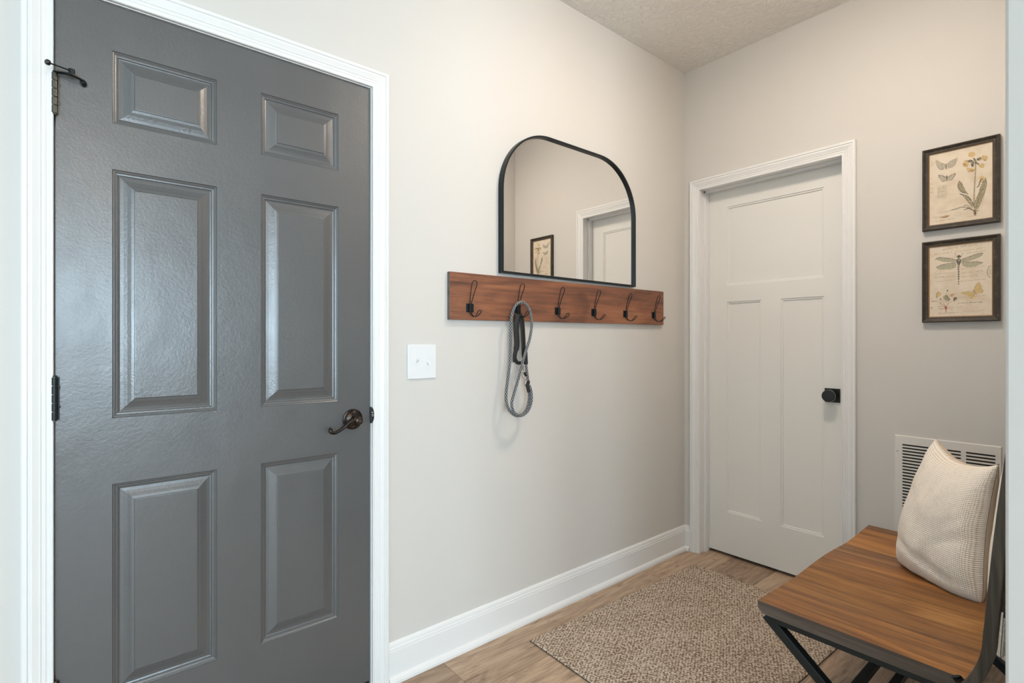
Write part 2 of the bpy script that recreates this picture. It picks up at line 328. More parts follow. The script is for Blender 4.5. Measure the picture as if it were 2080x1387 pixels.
ART_FLOWER = [
    ('poly', 'yellow', 0, [(0.636, 0.1), (0.678, 0.08), (0.736, 0.09), (0.757, 0.125), (0.731, 0.156), (0.678, 0.156), (0.641, 0.135)]),
    ('poly', 'yellow', 0, [(0.567, 0.187), (0.615, 0.173), (0.652, 0.211), (0.641, 0.273), (0.604, 0.277), (0.562, 0.228)]),
    ('poly', 'yellow', 0, [(0.604, 0.277), (0.678, 0.301), (0.752, 0.322), (0.741, 0.349), (0.678, 0.346), (0.62, 0.318)]),
    ('poly', 'yellow', 0, [(0.847, 0.173), (0.9, 0.163), (0.937, 0.208), (0.926, 0.249), (0.868, 0.232), (0.847, 0.204)]),
    ('poly', 'yellow', 0, [(0.815, 0.28), (0.884, 0.294), (0.894, 0.325), (0.847, 0.336), (0.815, 0.311)]),
    ('poly', 'ochre', 0, [(0.662, 0.318), (0.752, 0.329), (0.736, 0.353), (0.678, 0.346)]),
    ('poly', 'ochre', 0, [(0.562, 0.218), (0.604, 0.228), (0.615, 0.27), (0.578, 0.253)]),
    ('poly', 'ochre', 0, [(0.879, 0.215), (0.926, 0.218), (0.916, 0.246), (0.884, 0.239)]),
    ('poly', 'leafdark', 0, [(0.72, 0.163), (0.757, 0.194), (0.768, 0.221), (0.752, 0.228), (0.72, 0.197)]),
    ('poly', 'leafdark', 0, [(0.768, 0.194), (0.821, 0.176), (0.852, 0.197), (0.836, 0.225), (0.778, 0.215)]),
    ('poly', 'leafdark', 0, [(0.62, 0.194), (0.678, 0.183), (0.741, 0.221), (0.736, 0.246), (0.678, 0.225), (0.636, 0.218)]),
    ('poly', 'leafdark', 0, [(0.678, 0.235), (0.741, 0.239), (0.72, 0.298), (0.689, 0.287)]),
    ('poly', 'leafdark', 0, [(0.768, 0.232), (0.815, 0.27), (0.81, 0.287), (0.757, 0.249)]),
    ('poly', 'leafdark', 0, [(0.741, 0.211), (0.778, 0.218), (0.773, 0.263), (0.747, 0.26)]),
    ('line', 'stem', 0.018, [(0.757, 0.256), (0.752, 0.408), (0.736, 0.595), (0.731, 0.72), (0.731, 0.813)]),
    ('poly', 'leaf', 0, [(0.731, 0.862), (0.747, 0.754), (0.799, 0.678), (0.831, 0.588), (0.868, 0.519), (0.916, 0.471), (0.937, 0.54), (0.9, 0.671), (0.847, 0.779), (0.794, 0.875)]),
    ('line', 'leafdark', 0.008, [(0.763, 0.851), (0.81, 0.73), (0.858, 0.623), (0.91, 0.484)]),
    ('line', 'leafdark', 0.01, [(0.731, 0.858), (0.747, 0.754), (0.799, 0.678), (0.831, 0.588), (0.868, 0.519), (0.916, 0.471)]),
    ('line', 'leafdark', 0.005, [(0.799, 0.678), (0.884, 0.678)]),
    ('line', 'leafdark', 0.005, [(0.815, 0.626), (0.905, 0.619)]),
    ('line', 'leafdark', 0.005, [(0.773, 0.727), (0.858, 0.737)]),
    ('poly', 'leaf', 0, [(0.625, 0.63), (0.551, 0.619), (0.488, 0.564), (0.472, 0.491), (0.504, 0.443), (0.551, 0.488), (0.583, 0.567)]),
    ('line', 'leafdark', 0.013, [(0.504, 0.446), (0.472, 0.491), (0.488, 0.564), (0.551, 0.619), (0.625, 0.63), (0.636, 0.654)]),
    ('line', 'leafdark', 0.006, [(0.509, 0.464), (0.541, 0.543), (0.615, 0.623)]),
    ('poly', 'leaf', 0, [(0.504, 0.623), (0.604, 0.651), (0.678, 0.706), (0.726, 0.81), (0.71, 0.834), (0.636, 0.747), (0.583, 0.685)]),
    ('line', 'leafdark', 0.014, [(0.504, 0.623), (0.567, 0.654), (0.652, 0.689), (0.71, 0.768), (0.726, 0.824)]),
    ('line', 'leafdark', 0.012, [(0.583, 0.678), (0.636, 0.747), (0.71, 0.837)]),
    ('line', 'leafdark', 0.012, [(0.361, 0.83), (0.451, 0.827), (0.52, 0.806), (0.625, 0.824), (0.71, 0.879)]),
    ('line', 'leafdark', 0.011, [(0.567, 0.792), (0.636, 0.799), (0.699, 0.865)]),
    ('line', 'leafdark', 0.012, [(0.573, 0.855), (0.625, 0.844), (0.678, 0.834)]),
    ('poly', 'root', 0, [(0.72, 0.865), (0.773, 0.872), (0.763, 0.955), (0.731, 0.958)]),
    ('line', 'leafdark', 0.01, [(0.678, 0.844), (0.726, 0.889)]),
    ('line', 'leafdark', 0.01, [(0.768, 0.882), (0.81, 0.896)]),
    ('line', 'leafdark', 0.016, [(0.773, 0.571), (0.805, 0.567), (0.815, 0.522), (0.842, 0.474)]),
    ('poly', 'yellow', 0, [(0.805, 0.446), (0.852, 0.429), (0.894, 0.457), (0.884, 0.484), (0.821, 0.478)]),
    ('poly', 'ochre', 0, [(0.821, 0.46), (0.879, 0.467), (0.858, 0.484), (0.826, 0.478)]),
    ('poly', 'moth', 0, [(0.277, 0.183), (0.208, 0.156), (0.108, 0.093), (0.103, 0.138), (0.15, 0.221), (0.219, 0.253), (0.266, 0.221)]),
    ('poly', 'moth', 0, [(0.293, 0.187), (0.351, 0.152), (0.472, 0.121), (0.451, 0.176), (0.414, 0.228), (0.335, 0.246), (0.293, 0.218)]),
    ('line', 'mothdark', 0.006, [(0.277, 0.183), (0.208, 0.156), (0.108, 0.093)]),
    ('line', 'mothdark', 0.006, [(0.293, 0.187), (0.351, 0.152), (0.472, 0.121)]),
    ('line', 'mothdark', 0.004, [(0.15, 0.221), (0.219, 0.253), (0.266, 0.221)]),
    ('poly', 'mothdark', 0, [(0.266, 0.17), (0.293, 0.176), (0.298, 0.253), (0.272, 0.249)]),
    ('poly', 'moth', 0, [(0.288, 0.377), (0.235, 0.336), (0.145, 0.308), (0.177, 0.363), (0.214, 0.419), (0.261, 0.419), (0.288, 0.398)]),
    ('poly', 'moth', 0, [(0.303, 0.377), (0.351, 0.349), (0.451, 0.325), (0.414, 0.374), (0.372, 0.422), (0.303, 0.408)]),
    ('line', 'ink', 0.009, [(0.288, 0.37), (0.235, 0.336), (0.145, 0.308), (0.177, 0.36)]),
    ('line', 'ink', 0.009, [(0.303, 0.374), (0.351, 0.349), (0.451, 0.325), (0.409, 0.377)]),
    ('poly', 'ink', 0, [(0.282, 0.336), (0.303, 0.336), (0.309, 0.415), (0.288, 0.415)]),
    ('poly', 'feather', 0, [(0.177, 0.907), (0.245, 0.896), (0.351, 0.893), (0.325, 0.913), (0.235, 0.924)]),
    ('line', 'feather', 0.006, [(0.166, 0.91), (0.351, 0.896)]),
    ('line', 'faint', 0.004, [(0.103, 0.834), (0.219, 0.851), (0.361, 0.837)]),
    ('line', 'faint', 0.004, [(0.425, 0.903), (0.451, 0.875), (0.504, 0.875), (0.536, 0.907), (0.504, 0.931), (0.441, 0.924), (0.425, 0.903)]),
    ('line', 'faint', 0.005, [(0.008, 0.1), (0.04, 0.093), (0.061, 0.142), (0.04, 0.173), (0.008, 0.17)]),
    ('line', 'faint', 0.004, [(0.14, 0.464), (0.288, 0.481)]),
    ('line', 'faint', 0.004, [(0.14, 0.491), (0.288, 0.509)]),
    ('line', 'faint', 0.004, [(0.14, 0.519), (0.288, 0.536)]),
    ('line', 'faint', 0.004, [(0.14, 0.547), (0.288, 0.564)]),
    ('line', 'faint', 0.004, [(0.14, 0.578), (0.288, 0.592)]),
    ('line', 'faint', 0.004, [(0.14, 0.606), (0.288, 0.619)]),
    ('line', 'faint', 0.004, [(0.14, 0.633), (0.288, 0.647)]),
    ('line', 'faint', 0.003, [(0.14, 0.464), (0.14, 0.633)]),
    ('line', 'faint', 0.003, [(0.177, 0.467), (0.177, 0.637)]),
    ('line', 'faint', 0.003, [(0.214, 0.474), (0.214, 0.644)]),
    ('line', 'faint', 0.003, [(0.251, 0.481), (0.251, 0.647)]),
    ('line', 'faint', 0.003, [(0.288, 0.484), (0.288, 0.654)]),
    ]
ART_DRAGONFLY = [
    ('poly', 'wing', 0, [(0.456, 0.226), (0.372, 0.195), (0.251, 0.174), (0.15, 0.164), (0.098, 0.185), (0.15, 0.209), (0.277, 0.244), (0.446, 0.251)]),
    ('line', 'ink', 0.01, [(0.456, 0.23), (0.372, 0.199), (0.251, 0.178), (0.15, 0.164), (0.098, 0.185)]),
    ('poly', 'wing', 0, [(0.451, 0.258), (0.335, 0.261), (0.198, 0.275), (0.113, 0.3), (0.14, 0.334), (0.251, 0.348), (0.398, 0.348), (0.451, 0.31)]),
    ('line', 'ink', 0.009, [(0.456, 0.258), (0.335, 0.261), (0.198, 0.275), (0.113, 0.303)]),
    ('poly', 'wing', 0, [(0.525, 0.226), (0.636, 0.202), (0.752, 0.171), (0.847, 0.157), (0.873, 0.174), (0.847, 0.209), (0.731, 0.24), (0.636, 0.258), (0.53, 0.251)]),
    ('line', 'ink', 0.009, [(0.525, 0.226), (0.636, 0.202), (0.752, 0.171), (0.847, 0.157), (0.873, 0.174)]),
    ('poly', 'wing', 0, [(0.525, 0.254), (0.636, 0.268), (0.778, 0.272), (0.873, 0.293), (0.858, 0.31), (0.731, 0.341), (0.615, 0.341), (0.541, 0.31)]),
    ('line', 'ink', 0.009, [(0.525, 0.251), (0.636, 0.268), (0.778, 0.272), (0.873, 0.293)]),
    ('poly', 'ink', 0, [(0.451, 0.171), (0.488, 0.157), (0.525, 0.171), (0.52, 0.195), (0.488, 0.209), (0.462, 0.192)]),
    ('poly', 'ink', 0, [(0.451, 0.206), (0.53, 0.213), (0.525, 0.265), (0.509, 0.289), (0.467, 0.286), (0.451, 0.258)]),
    ('poly', 'wing', 0, [(0.472, 0.22), (0.509, 0.223), (0.488, 0.24)]),
    ('line', 'ink', 0.006, [(0.43, 0.122), (0.435, 0.16), (0.456, 0.181)]),
    ('line', 'ink', 0.006, [(0.546, 0.132), (0.541, 0.167), (0.52, 0.188)]),
    ('poly', 'ink', 0, [(0.467, 0.279), (0.509, 0.282), (0.504, 0.31), (0.472, 0.307)]),
    ('poly', 'ink', 0, [(0.467, 0.314), (0.504, 0.317), (0.499, 0.341), (0.472, 0.341)]),
    ('poly', 'ink', 0, [(0.467, 0.345), (0.504, 0.348), (0.499, 0.376), (0.472, 0.373)]),
    ('poly', 'ink', 0, [(0.472, 0.38), (0.504, 0.383), (0.499, 0.408), (0.472, 0.408)]),
    ('poly', 'ink', 0, [(0.472, 0.411), (0.504, 0.415), (0.499, 0.443), (0.478, 0.439)]),
    ('poly', 'ink', 0, [(0.472, 0.446), (0.499, 0.446), (0.499, 0.474), (0.478, 0.474)]),
    ('poly', 'ink', 0, [(0.472, 0.477), (0.499, 0.481), (0.493, 0.505), (0.478, 0.505)]),
    ('poly', 'ink', 0, [(0.478, 0.512), (0.499, 0.512), (0.493, 0.54), (0.478, 0.54)]),
    ('poly', 'ink', 0, [(0.478, 0.544), (0.499, 0.547), (0.493, 0.571), (0.478, 0.571)]),
    ('poly', 'gold', 0, [(0.715, 0.683), (0.615, 0.669), (0.52, 0.686), (0.567, 0.711), (0.636, 0.721), (0.657, 0.756), (0.689, 0.78), (0.741, 0.753), (0.747, 0.7)]),
    ('poly', 'gold', 0, [(0.726, 0.666), (0.752, 0.596), (0.815, 0.547), (0.847, 0.599), (0.836, 0.641), (0.889, 0.676), (0.836, 0.7), (0.778, 0.7), (0.731, 0.683)]),
    ('line', 'goldline', 0.006, [(0.52, 0.686), (0.615, 0.669), (0.715, 0.683)]),
    ('line', 'goldline', 0.006, [(0.726, 0.666), (0.752, 0.596), (0.815, 0.547)]),
    ('line', 'goldline', 0.005, [(0.731, 0.676), (0.836, 0.641)]),
    ('line', 'goldline', 0.005, [(0.736, 0.697), (0.689, 0.774)]),
    ('line', 'goldline', 0.005, [(0.847, 0.599), (0.836, 0.641), (0.889, 0.676), (0.836, 0.7)]),
    ('line', 'goldline', 0.016, [(0.715, 0.655), (0.741, 0.686), (0.773, 0.718)]),
    ('poly', 'gold', 0, [(0.119, 0.735), (0.124, 0.676), (0.15, 0.648), (0.208, 0.669), (0.187, 0.711), (0.145, 0.725)]),
    ('line', 'leafdark', 0.012, [(0.15, 0.652), (0.113, 0.697), (0.129, 0.742)]),
    ('poly', 'sage', 0, [(0.224, 0.725), (0.277, 0.697), (0.335, 0.746), (0.351, 0.78), (0.314, 0.791), (0.256, 0.774)]),
    ('line', 'leafdark', 0.01, [(0.277, 0.7), (0.335, 0.746), (0.346, 0.78)]),
    ('poly', 'leafdark', 0, [(0.409, 0.735), (0.478, 0.749), (0.456, 0.774), (0.398, 0.805), (0.404, 0.767)]),
    ('poly', 'leafdark', 0, [(0.288, 0.634), (0.319, 0.627), (0.314, 0.655), (0.293, 0.655)]),
    ('poly', 'leafdark', 0, [(0.172, 0.749), (0.198, 0.739), (0.203, 0.77), (0.182, 0.774)]),
    ('poly', 'feather', 0, [(0.34, 0.707), (0.388, 0.69), (0.43, 0.693), (0.398, 0.711), (0.388, 0.739), (0.361, 0.725)]),
    ('line', 'goldline', 0.005, [(0.303, 0.648), (0.282, 0.693), (0.325, 0.711)]),
    ('line', 'goldline', 0.005, [(0.288, 0.777), (0.288, 0.819)]),
    ('line', 'goldline', 0.005, [(0.319, 0.78), (0.309, 0.833)]),
    ('poly', 'red', 0, [(0.256, 0.857), (0.288, 0.85), (0.298, 0.885), (0.288, 0.913), (0.261, 0.902)]),
    ('line', 'red', 0.006, [(0.272, 0.878), (0.198, 0.829), (0.177, 0.791)]),
    ('line', 'red', 0.006, [(0.272, 0.882), (0.24, 0.822)]),
    ('line', 'red', 0.006, [(0.277, 0.882), (0.187, 0.857), (0.14, 0.871)]),
    ('line', 'red', 0.006, [(0.277, 0.882), (0.208, 0.902), (0.15, 0.889)]),
    ('line', 'red', 0.006, [(0.282, 0.882), (0.314, 0.826), (0.372, 0.801)]),
    ('line', 'red', 0.006, [(0.282, 0.882), (0.351, 0.871), (0.414, 0.882)]),
    ('line', 'red', 0.006, [(0.282, 0.889), (0.335, 0.899), (0.393, 0.906)]),
    ('line', 'red', 0.01, [(0.277, 0.892), (0.282, 0.951)]),
    ('line', 'leafdark', 0.007, [(0.177, 0.885), (0.208, 0.899), (0.24, 0.895)]),
    ('line', 'ink', 0.007, [(0.989, 0.341), (0.953, 0.362), (0.931, 0.415), (0.947, 0.477), (0.989, 0.512)]),
    ('line', 'ink', 0.006, [(0.963, 0.387), (0.984, 0.397)]),
    ('line', 'ink', 0.006, [(0.963, 0.418), (0.984, 0.425)]),
    ('line', 'ink', 0.006, [(0.968, 0.453), (0.984, 0.446)]),
    ('line', 'faint', 0.006, [(0.52, 0.969), (0.583, 0.934)]),
    ('line', 'faint', 0.005, [(0.456, 0.951), (0.493, 0.937)]),
    ]

# ================================================================== SETTING
XW, YS = -3.2, -4.2                        # west and far south walls of the room behind
def S(mb, name, mat, label, cat, **k): return mb.build(name, mat, kind='structure', label=label, category=cat, **k)
m = MB(); m.box(XW-.2, B+.14, YS-.2, W+.14, -.08, 0); S(m, 'floor', M['floor'], 'oak-look plank floor running toward the white door', 'floor')
m = MB(); m.box(XW-.2, B+.14, YS-.2, W+.14, CEIL, CEIL+.08); S(m, 'ceiling', M['ceiling'], 'beige textured ceiling above the nook', 'ceiling')
# north wall with the grey door's opening
GX0, GX1, GZ = -.045, .7725, 2.0625        # grey door opening between jambs
JT = .018
m = MB()
m.box(XW, GX0-JT, W, W+.13, 0, CEIL); m.box(GX1+JT, B, W, W+.13, 0, CEIL); m.box(GX0-JT, GX1+JT, W, W+.13, GZ+JT, CEIL)
S(m, 'wall_north', M['wall'], 'pale greige wall with the grey door, mirror and coat rack', 'wall')
DY0, DY1, DZ = .872, 1.5875, 2.048
m = MB()
m.box(B, B+.13, YS, DY0-JT, 0, CEIL); m.box(B, B+.13, DY1+JT, W+.13, 0, CEIL); m.box(B, B+.13, DY0-JT, DY1+JT, DZ+JT, CEIL)
S(m, 'wall_east', M['wall'], 'warm greige end wall with the white door and framed prints', 'wall')
m = MB(); m.box(SX, B, SY, SC, 0, CEIL); S(m, 'wall_south', M['wall'], 'wall end at the right edge, in front of the bench', 'wall', bevel=.004)
# room behind the camera
m = MB(); m.box(XW-.13, XW, YS-.13, -.8, 0, CEIL); m.box(XW-.13, XW, 1.0, W+.13, 0, CEIL); m.box(XW-.13, XW, -.8, 1.0, 0, .6); m.box(XW-.13, XW, -.8, 1.0, 2.1, CEIL)
S(m, 'wall_west', M['wall'], 'left wall of the room behind the viewer', 'wall')
m = MB(); m.box(XW, -2.9, YS-.13, YS, 0, CEIL); m.box(-1.5, -.85, YS-.13, YS, 0, CEIL); m.box(-2.9, -1.5, YS-.13, YS, 0, .78); m.box(-2.9, -1.5, YS-.13, YS, 2.12, CEIL); m.box(.85, B+.13, YS-.13, YS, 0, CEIL); m.box(-.85, .85, YS-.13, YS, 0, .78); m.box(-.85, .85, YS-.13, YS, 2.12, CEIL)
S(m, 'wall_back', M['wall'], 'far wall of the room behind the viewer', 'wall')
def window(name, mp, p0, p1, q0, q1):
    m = MB()
    for a in ((p0-.06, p0+.03, q0-.06, q1+.06), (p1-.03, p1+.06, q0-.06, q1+.06), (p0, p1, q0-.06, q0+.03), (p0, p1, q1-.03, q1+.06)): m.mbox(mp, *a, -.05, .018)
    for i in (1, 2): c = p0+(p1-p0)*i/3; m.mbox(mp, c-.02, c+.02, q0, q1, -.05, -.01)
    f = m.build(name, M['trim'], kind='structure', label='white framed window in the %s' % {'window_1': 'middle of the far wall', 'window_2': 'left wall behind the viewer', 'fill_window': 'left part of the far wall, added for fill light'}[name], category='window')
    g = MB(); g.mbox(mp, p0+.02, p1-.02, q0+.02, q1-.02, -.034, -.030); g.build('pane', M['glass'], f)
window('window_1', lambda p, q, d=0: (p, YS+d, q), -.85, .85, .78, 2.12)
window('fill_window', lambda p, q, d=0: (p, YS+d, q), -2.9, -1.5, .78, 2.12)  # extra window, added to go with the southern fill light
window('window_2', lambda p, q, d=0: (XW+d, p, q), -.8, 1.0, .6, 2.1)

# mouldings
CAS = [(0, 0), (0, .009), (.002, .011), (.005, .011), (.007, .0085), (.012, .009), (.015, .011), (.017, .0095), (.021, .010), (.024, .0125), (.026, .0115), (.038, .0165), (.041, .0165), (.043, .0145), (.045, .0145), (.047, .018), (.055, .018), (.0575, .0155), (.0575, 0)]
def casing(name, mp, p0, p1, q0, q1, label):
    m = MB(); rings = []
    for (cp, cq, sp, sq) in ((p0, q0, -1, 0), (p0, q1, -1, 1), (p1, q1, 1, 1), (p1, q0, 1, 0)):
        rings.append([mp(cp+sp*a, cq+sq*a, d) for a, d in CAS])
    m.loft(rings)
    return m.build(name, M['trim'], kind='structure', label=label, category='door casing')
trN = casing('trim_1', mA, GX0-.0, GX1+.002, 0, GZ+.002, 'white moulded casing around the grey door')
trE = casing('trim_2', mB, DY0+.002, DY1-.002, 0, DZ-.002, 'white moulded casing around the white door')
# jambs with stops
def jamb(name, mp, p0, p1, q1, stop0, stop1, ti, label):
    m = MB()
    for a in ((p0-JT, p0, 0, q1+JT), (p1, p1+JT, 0, q1+JT), (p0, p1, q1, q1+JT)): m.mbox(mp, *a, -.128, -.0005)
    for a in ((p0, p0+ti, 0, q1), (p1-ti, p1, 0, q1), (p0, p1, q1-ti, q1)): m.mbox(mp, *a, -stop1, -stop0)
    return m.build(name, M['trim'], kind='structure', label=label, category='door jamb', bevel=.001)
jamb('trim_3', mA, GX0+.0, GX1, GZ, .050, .085, .011, 'white jamb edge framing the grey door')
jamb('trim_4', mB, DY0, DY1, DZ, .042, .0785, .011, 'white jamb and stop recessed inside the white door casing')
BASE = [(0, 0), (.028, 0), (.028, .010), (.024, .018), (.016, .023), (.014, .024), (.014, .108), (.0125, .112), (.0125, .118), (.010, .121), (.0095, .128), (.007, .134), (.003, .138), (0, .138)]
def baseboard(name, mp, p0, p1, label):
    m = MB(); m.loft([[mp(p, z, d) for d, z in BASE] for p in (p0, p1)])
    return m.build(name, M['trim'], kind='structure', label=label, category='baseboard')
baseboard('baseboard_north', mA, GX1+.0595, B, 'white baseboard with shoe moulding under the mirror wall')
baseboard('baseboard_east', mB, SC, DY0-.0555, 'white baseboard beside the white door behind the bench')
m = MB(); m.loft([[mB(p, z, d) for d, z in BASE] for p in (DY1+.0555, W)]); m.build('baseboard_corner', M['trim'], kind='structure', label='short white baseboard piece between the corner and the white door casing', category='baseboard')
baseboard('baseboard_west', mA, XW, GX0-.0575, 'white baseboard left of the grey door')
m = MB(); m.loft([[(x, SC+d, z) for d, z in BASE] for x in (SX-.014, B)]); m.loft([[(SX-d, y, z) for d, z in BASE] for y in (SY, SC+.014)])
m.build('baseboard_south', M['trim'], kind='structure', label='white baseboard along the wall behind the bench', category='baseboard')

# ------------------------------------------------------------------ panelled door leaves
def leaf(mp, ps, qs, cells, prof, d0, thick, m, mi=0, steps=1):
    """front face on depth d0 (outward), panels = {(i, j)} grid cells with inset profile"""
    for i in range(len(ps)-1):
        for j in range(len(qs)-1):
            a0, a1, b0, b1 = ps[i], ps[i+1], qs[j], qs[j+1]
            if (i, j) not in cells:
                m.poly([mp(a0, b0, d0), mp(a1, b0, d0), mp(a1, b1, d0), mp(a0, b1, d0)], mi); continue
            rings = [[m.vert(mp(*c, d0+dd)) for c in ((a0+t, b0+t), (a1-t, b0+t), (a1-t, b1-t), (a0+t, b1-t))] for t, dd in prof]
            for r0, r1 in zip(rings, rings[1:]):
                for k in range(4): m.face((r0[k], r0[(k+1) % 4], r1[(k+1) % 4], r1[k]), mi)
            m.face(rings[-1], mi)
    P = [(ps[0], qs[0]), (ps[-1], qs[0]), (ps[-1], qs[-1]), (ps[0], qs[-1])]
    f = [m.vert(mp(*c, d0)) for c in P]; b = [m.vert(mp(*c, d0-thick)) for c in P]
    for k in range(4): m.face((f[k], f[(k+1) % 4], b[(k+1) % 4], b[k]), mi)
    m.face(b[::-1], mi)
# grey six-panel entry door
d1 = thing('door_1', (-.04, W, 0), kind='structure', label='grey painted six-panel steel door with bronze lever', category='door')
g = MB()
raised = [(0, 0), (.0012, -.0022), (.0032, -.0034), (.0042, -.0034), (.0055, -.0048), (.0085, -.0062), (.0115, -.0066), (.0130, -.0092), (.0165, -.0104), (.024, -.0094), (.032, -.0070), (.040, -.0040), (.0465, -.0024), (.0475, -.0008), (.049, -.0004), (.0505, -.0004)]
leaf(mA, [-.0415, .068, .306, .423, .660, .7685], [.035, .285, .829, .998, 1.638, 1.756, 1.9425, 2.059], {(i, j) for i in (1, 3) for j in (1, 3, 5)}, raised, -.003, .044, g)
lf = g.build('door_leaf', M['door_grey'], d1, recalc=False)
sw = MB(); sw.mbox(mA, -.0415, .7685, .012, .034, -.045, -.006); sw.build('door_sweep', M['black'], d1)
th = MB(); th.mbox(mA, GX0, GX1, 0, .011, -.12, -.002); th.build('threshold', M['silver'], d1, label='pale metal threshold')
def hinge(z0, z1, mat):
    n = 5; h = (z1-z0)/n; c = (-.0435, W-.0065); mm = MB()
    for i in range(n): mm.lathe((c[0], c[1], z0+i*h+.0006), (0, 0, 1), [(.0062, 0), (.0068, .0008), (.0068, h-.002), (.0062, h-.0012)], 16)
    o = mm.build('hinge', mat, d1, smooth=True)
    p = MB(); p.lathe((c[0], c[1], z0-.003), (0, 0, 1), [(.002, 0), (.0050, .001), (.0050, z1-z0+.004), (.006, z1-z0+.005), (.004, z1-z0+.007)], 14); p.build('hinge_pin', M['gunmetal'], o, smooth=True)
    q = MB(); q.mbox(mA, -.041, -.034, z0+.001, z1-.001, -.0032, -.0022)
    for k in (.3, .75): q.lathe(mA(-.0358, z0+(z1-z0)*k, -.0025), (0, -1, 0), [(.004, 0), (.0035, .0012), (.001, .0014)], 10)
    q.build('hinge_leaf', mat, o)
hinge(1.746, 1.845, M['gunmetal']); hinge(1.004, 1.109, M['black_metal']); hinge(.265, .369, M['black_metal'])
# hinge-mounted door stop
sroot = MB(); sroot.tube([mA(-.0435, 1.847, .0065), mA(-.036, 1.846, .010), mA(-.022, 1.846, .016), mA(-.010, 1.8445, .020), mA(.004, 1.842, .014), mA(.014, 1.838, .006)], [((.0022, .0075),), ((.0024, .008),), ((.0032, .0075),), ((.0036, .007),), ((.0026, .006),), ((.0026, .005),)], 10, flat=Vector((0, 0, 1)))
st = sroot.build('hinge_stop', M['black'], d1, smooth=True)
s2 = MB(); s2.lathe(mA(-.0115, 1.852, .0205), (0, 0, 1), [(.0065, -.006), (.0065, .006), (.004, .007)], 12); s2.tube([mA(-.0095, 1.853, .0215), mA(-.052, 1.8515, .041)], .0018, 8); s2.build('stop_rod', M['black_metal'], st, smooth=True)
s3 = MB(); s3.lathe(mA(-.051, 1.8515, .0405), Vector(mA(-.0585, 1.8515, .045))-Vector(mA(-.051, 1.8515, .0405)), [(.0055, 0), (.0065, .002), (.0065, .006), (.005, .008)], 14); s3.build('bumper', M['black'], st, smooth=True)
s4 = MB(); s4.lathe(mA(.010, 1.838, .008), (.2, 1, -.15), [(.006, -.004), (.0068, 0), (.0068, .008), (.0055, .0105)], 14); s4.build('bumper', M['black'], st, smooth=True)
# lever handle
hx, hz = .708, .935
hd = MB(); hd.lathe(mA(hx, hz, -.003), (0, -1, 0), [(.0335, 0), (.0345, .002), (.0335, .005), (.0300, .0062), (.0290, .0085), (.024, .012), (.017, .0145), (.013, .016), (.012, .022)], 40)
handle = hd.build('door_handle', M['bronze'], d1, smooth=True)
lv = MB(); lv.lathe(mA(hx, hz, .012), (0, -1, 0), [(.0115, 0), (.0105, .010), (.0115, .022), (.0135, .030), (.0142, .038), (.0125, .042), (.0100, .0435)], 28)
path = [mA(hx+.006, hz, .044), mA(hx-.012, hz+.0035, .046), mA(hx-.030, hz-.004, .046), mA(hx-.048, hz-.016, .045), mA(hx-.064, hz-.0265, .044), mA(hx-.078, hz-.0315, .043), mA(hx-.088, hz-.029, .042), mA(hx-.0915, hz-.022, .040), mA(hx-.0880, hz-.0175, .038)]
P = spline(path, 5); rr = [((.0105-.0050*min(1, i/14)+.0004*(i > 30), .0075-.0020*min(1, i/14)),) for i in range(len(P))]
lv.tube(P, rr, 14, flat=Vector((0, 0, 1))); lv.build('lever', M['bronze'], handle, smooth=True, angle=60)
for (a, b) in ((.002, .0235), (-.001, -.0245)):
    q = MB(); q.lathe(mA(hx+a, hz+b, .006), (0, -1, 0), [(.0034, 0), (.0032, .002), (.0015, .003)], 12); q.build('screw', M['gunmetal'], handle, smooth=True)
q = MB(); q.lathe(mA(hx+.001, hz, .0545), (0, -1, 0), [(.0055, 0), (.0055, .003), (.0045, .0042)], 18); q.build('lock_button', M['gunmetal'], handle, smooth=True)
lp = MB(); pts = [(.028*math.sin(t), .0115*math.cos(t)) for t in [(-math.pi/2+math.pi*k/14) for k in range(15)]]
lp.prism([(.7675+max(0, c), .944+s_) for s_, c in pts], lambda p, q: mA(p, q, .0), lambda p, q: mA(p, q, .013)); lpo = lp.build('strike_lip', M['black'], d1, bevel=.0025)
q = MB(); q.lathe(mA(.7725, .944, .0125), (0, -1, 0), [(.003, 0), (.0045, .0025), (.003, .004)], 12); q.lathe(mA(.7725, .953, .0125), (0, -1, 0), [(.002, 0), (.003, .0015), (.001, .002)], 10); q.build('latch_button', M['silver'], lpo, smooth=True)

# white three-panel craftsman door
d2 = thing('door_2', (B+.08, 1.23, 0), kind='structure', label='white three-panel shaker style door with black knob in the end wall', category='door')
g = MB(); DD = -.080
flatp = [(0, 0), (.0015, -.0035), (.0045, -.0042), (.0085, -.0042), (.0098, -.0072), (.0118, -.0092), (.0135, -.0092)]
ys = [.8755, .979, 1.181, 1.281, 1.4715, 1.584]
leafm = leaf(mB, ys, [.018, .246, 1.415, 1.506, 1.943, 2.0445], {(1, 1), (3, 1)}, flatp, DD, .035, g)
# replace the three upper cells between the outer stiles by one wide panel: rebuild that band
g2 = MB(); keep = [(f, mm) for f, mm in zip(g.f, g.m) if not (len(f) == 4 and all(abs(g.v[i][0]-(B+.080)) < 1e-6 and .979-1e-6 <= g.v[i][1] <= 1.4715+1e-6 and 1.506-1e-6 <= g.v[i][2] <= 1.943+1e-6 for i in f))]
g2.v = g.v; g2.f = [k[0] for k in keep]; g2.m = [k[1] for k in keep]
a0, a1, b0, b1 = .979, 1.4715, 1.506, 1.943
rings = [[g2.vert(mB(*c, DD+dd)) for c in ((a0+t, b0+t), (a1-t, b0+t), (a1-t, b1-t), (a0+t, b1-t))] for t, dd in flatp]
for r0, r1 in zip(rings, rings[1:]):
    for k in range(4): g2.face((r0[k], r0[(k+1) % 4], r1[(k+1) % 4], r1[k]))
g2.face(rings[-1])
g2.build('door_leaf', M['door_white'], d2, recalc=False)
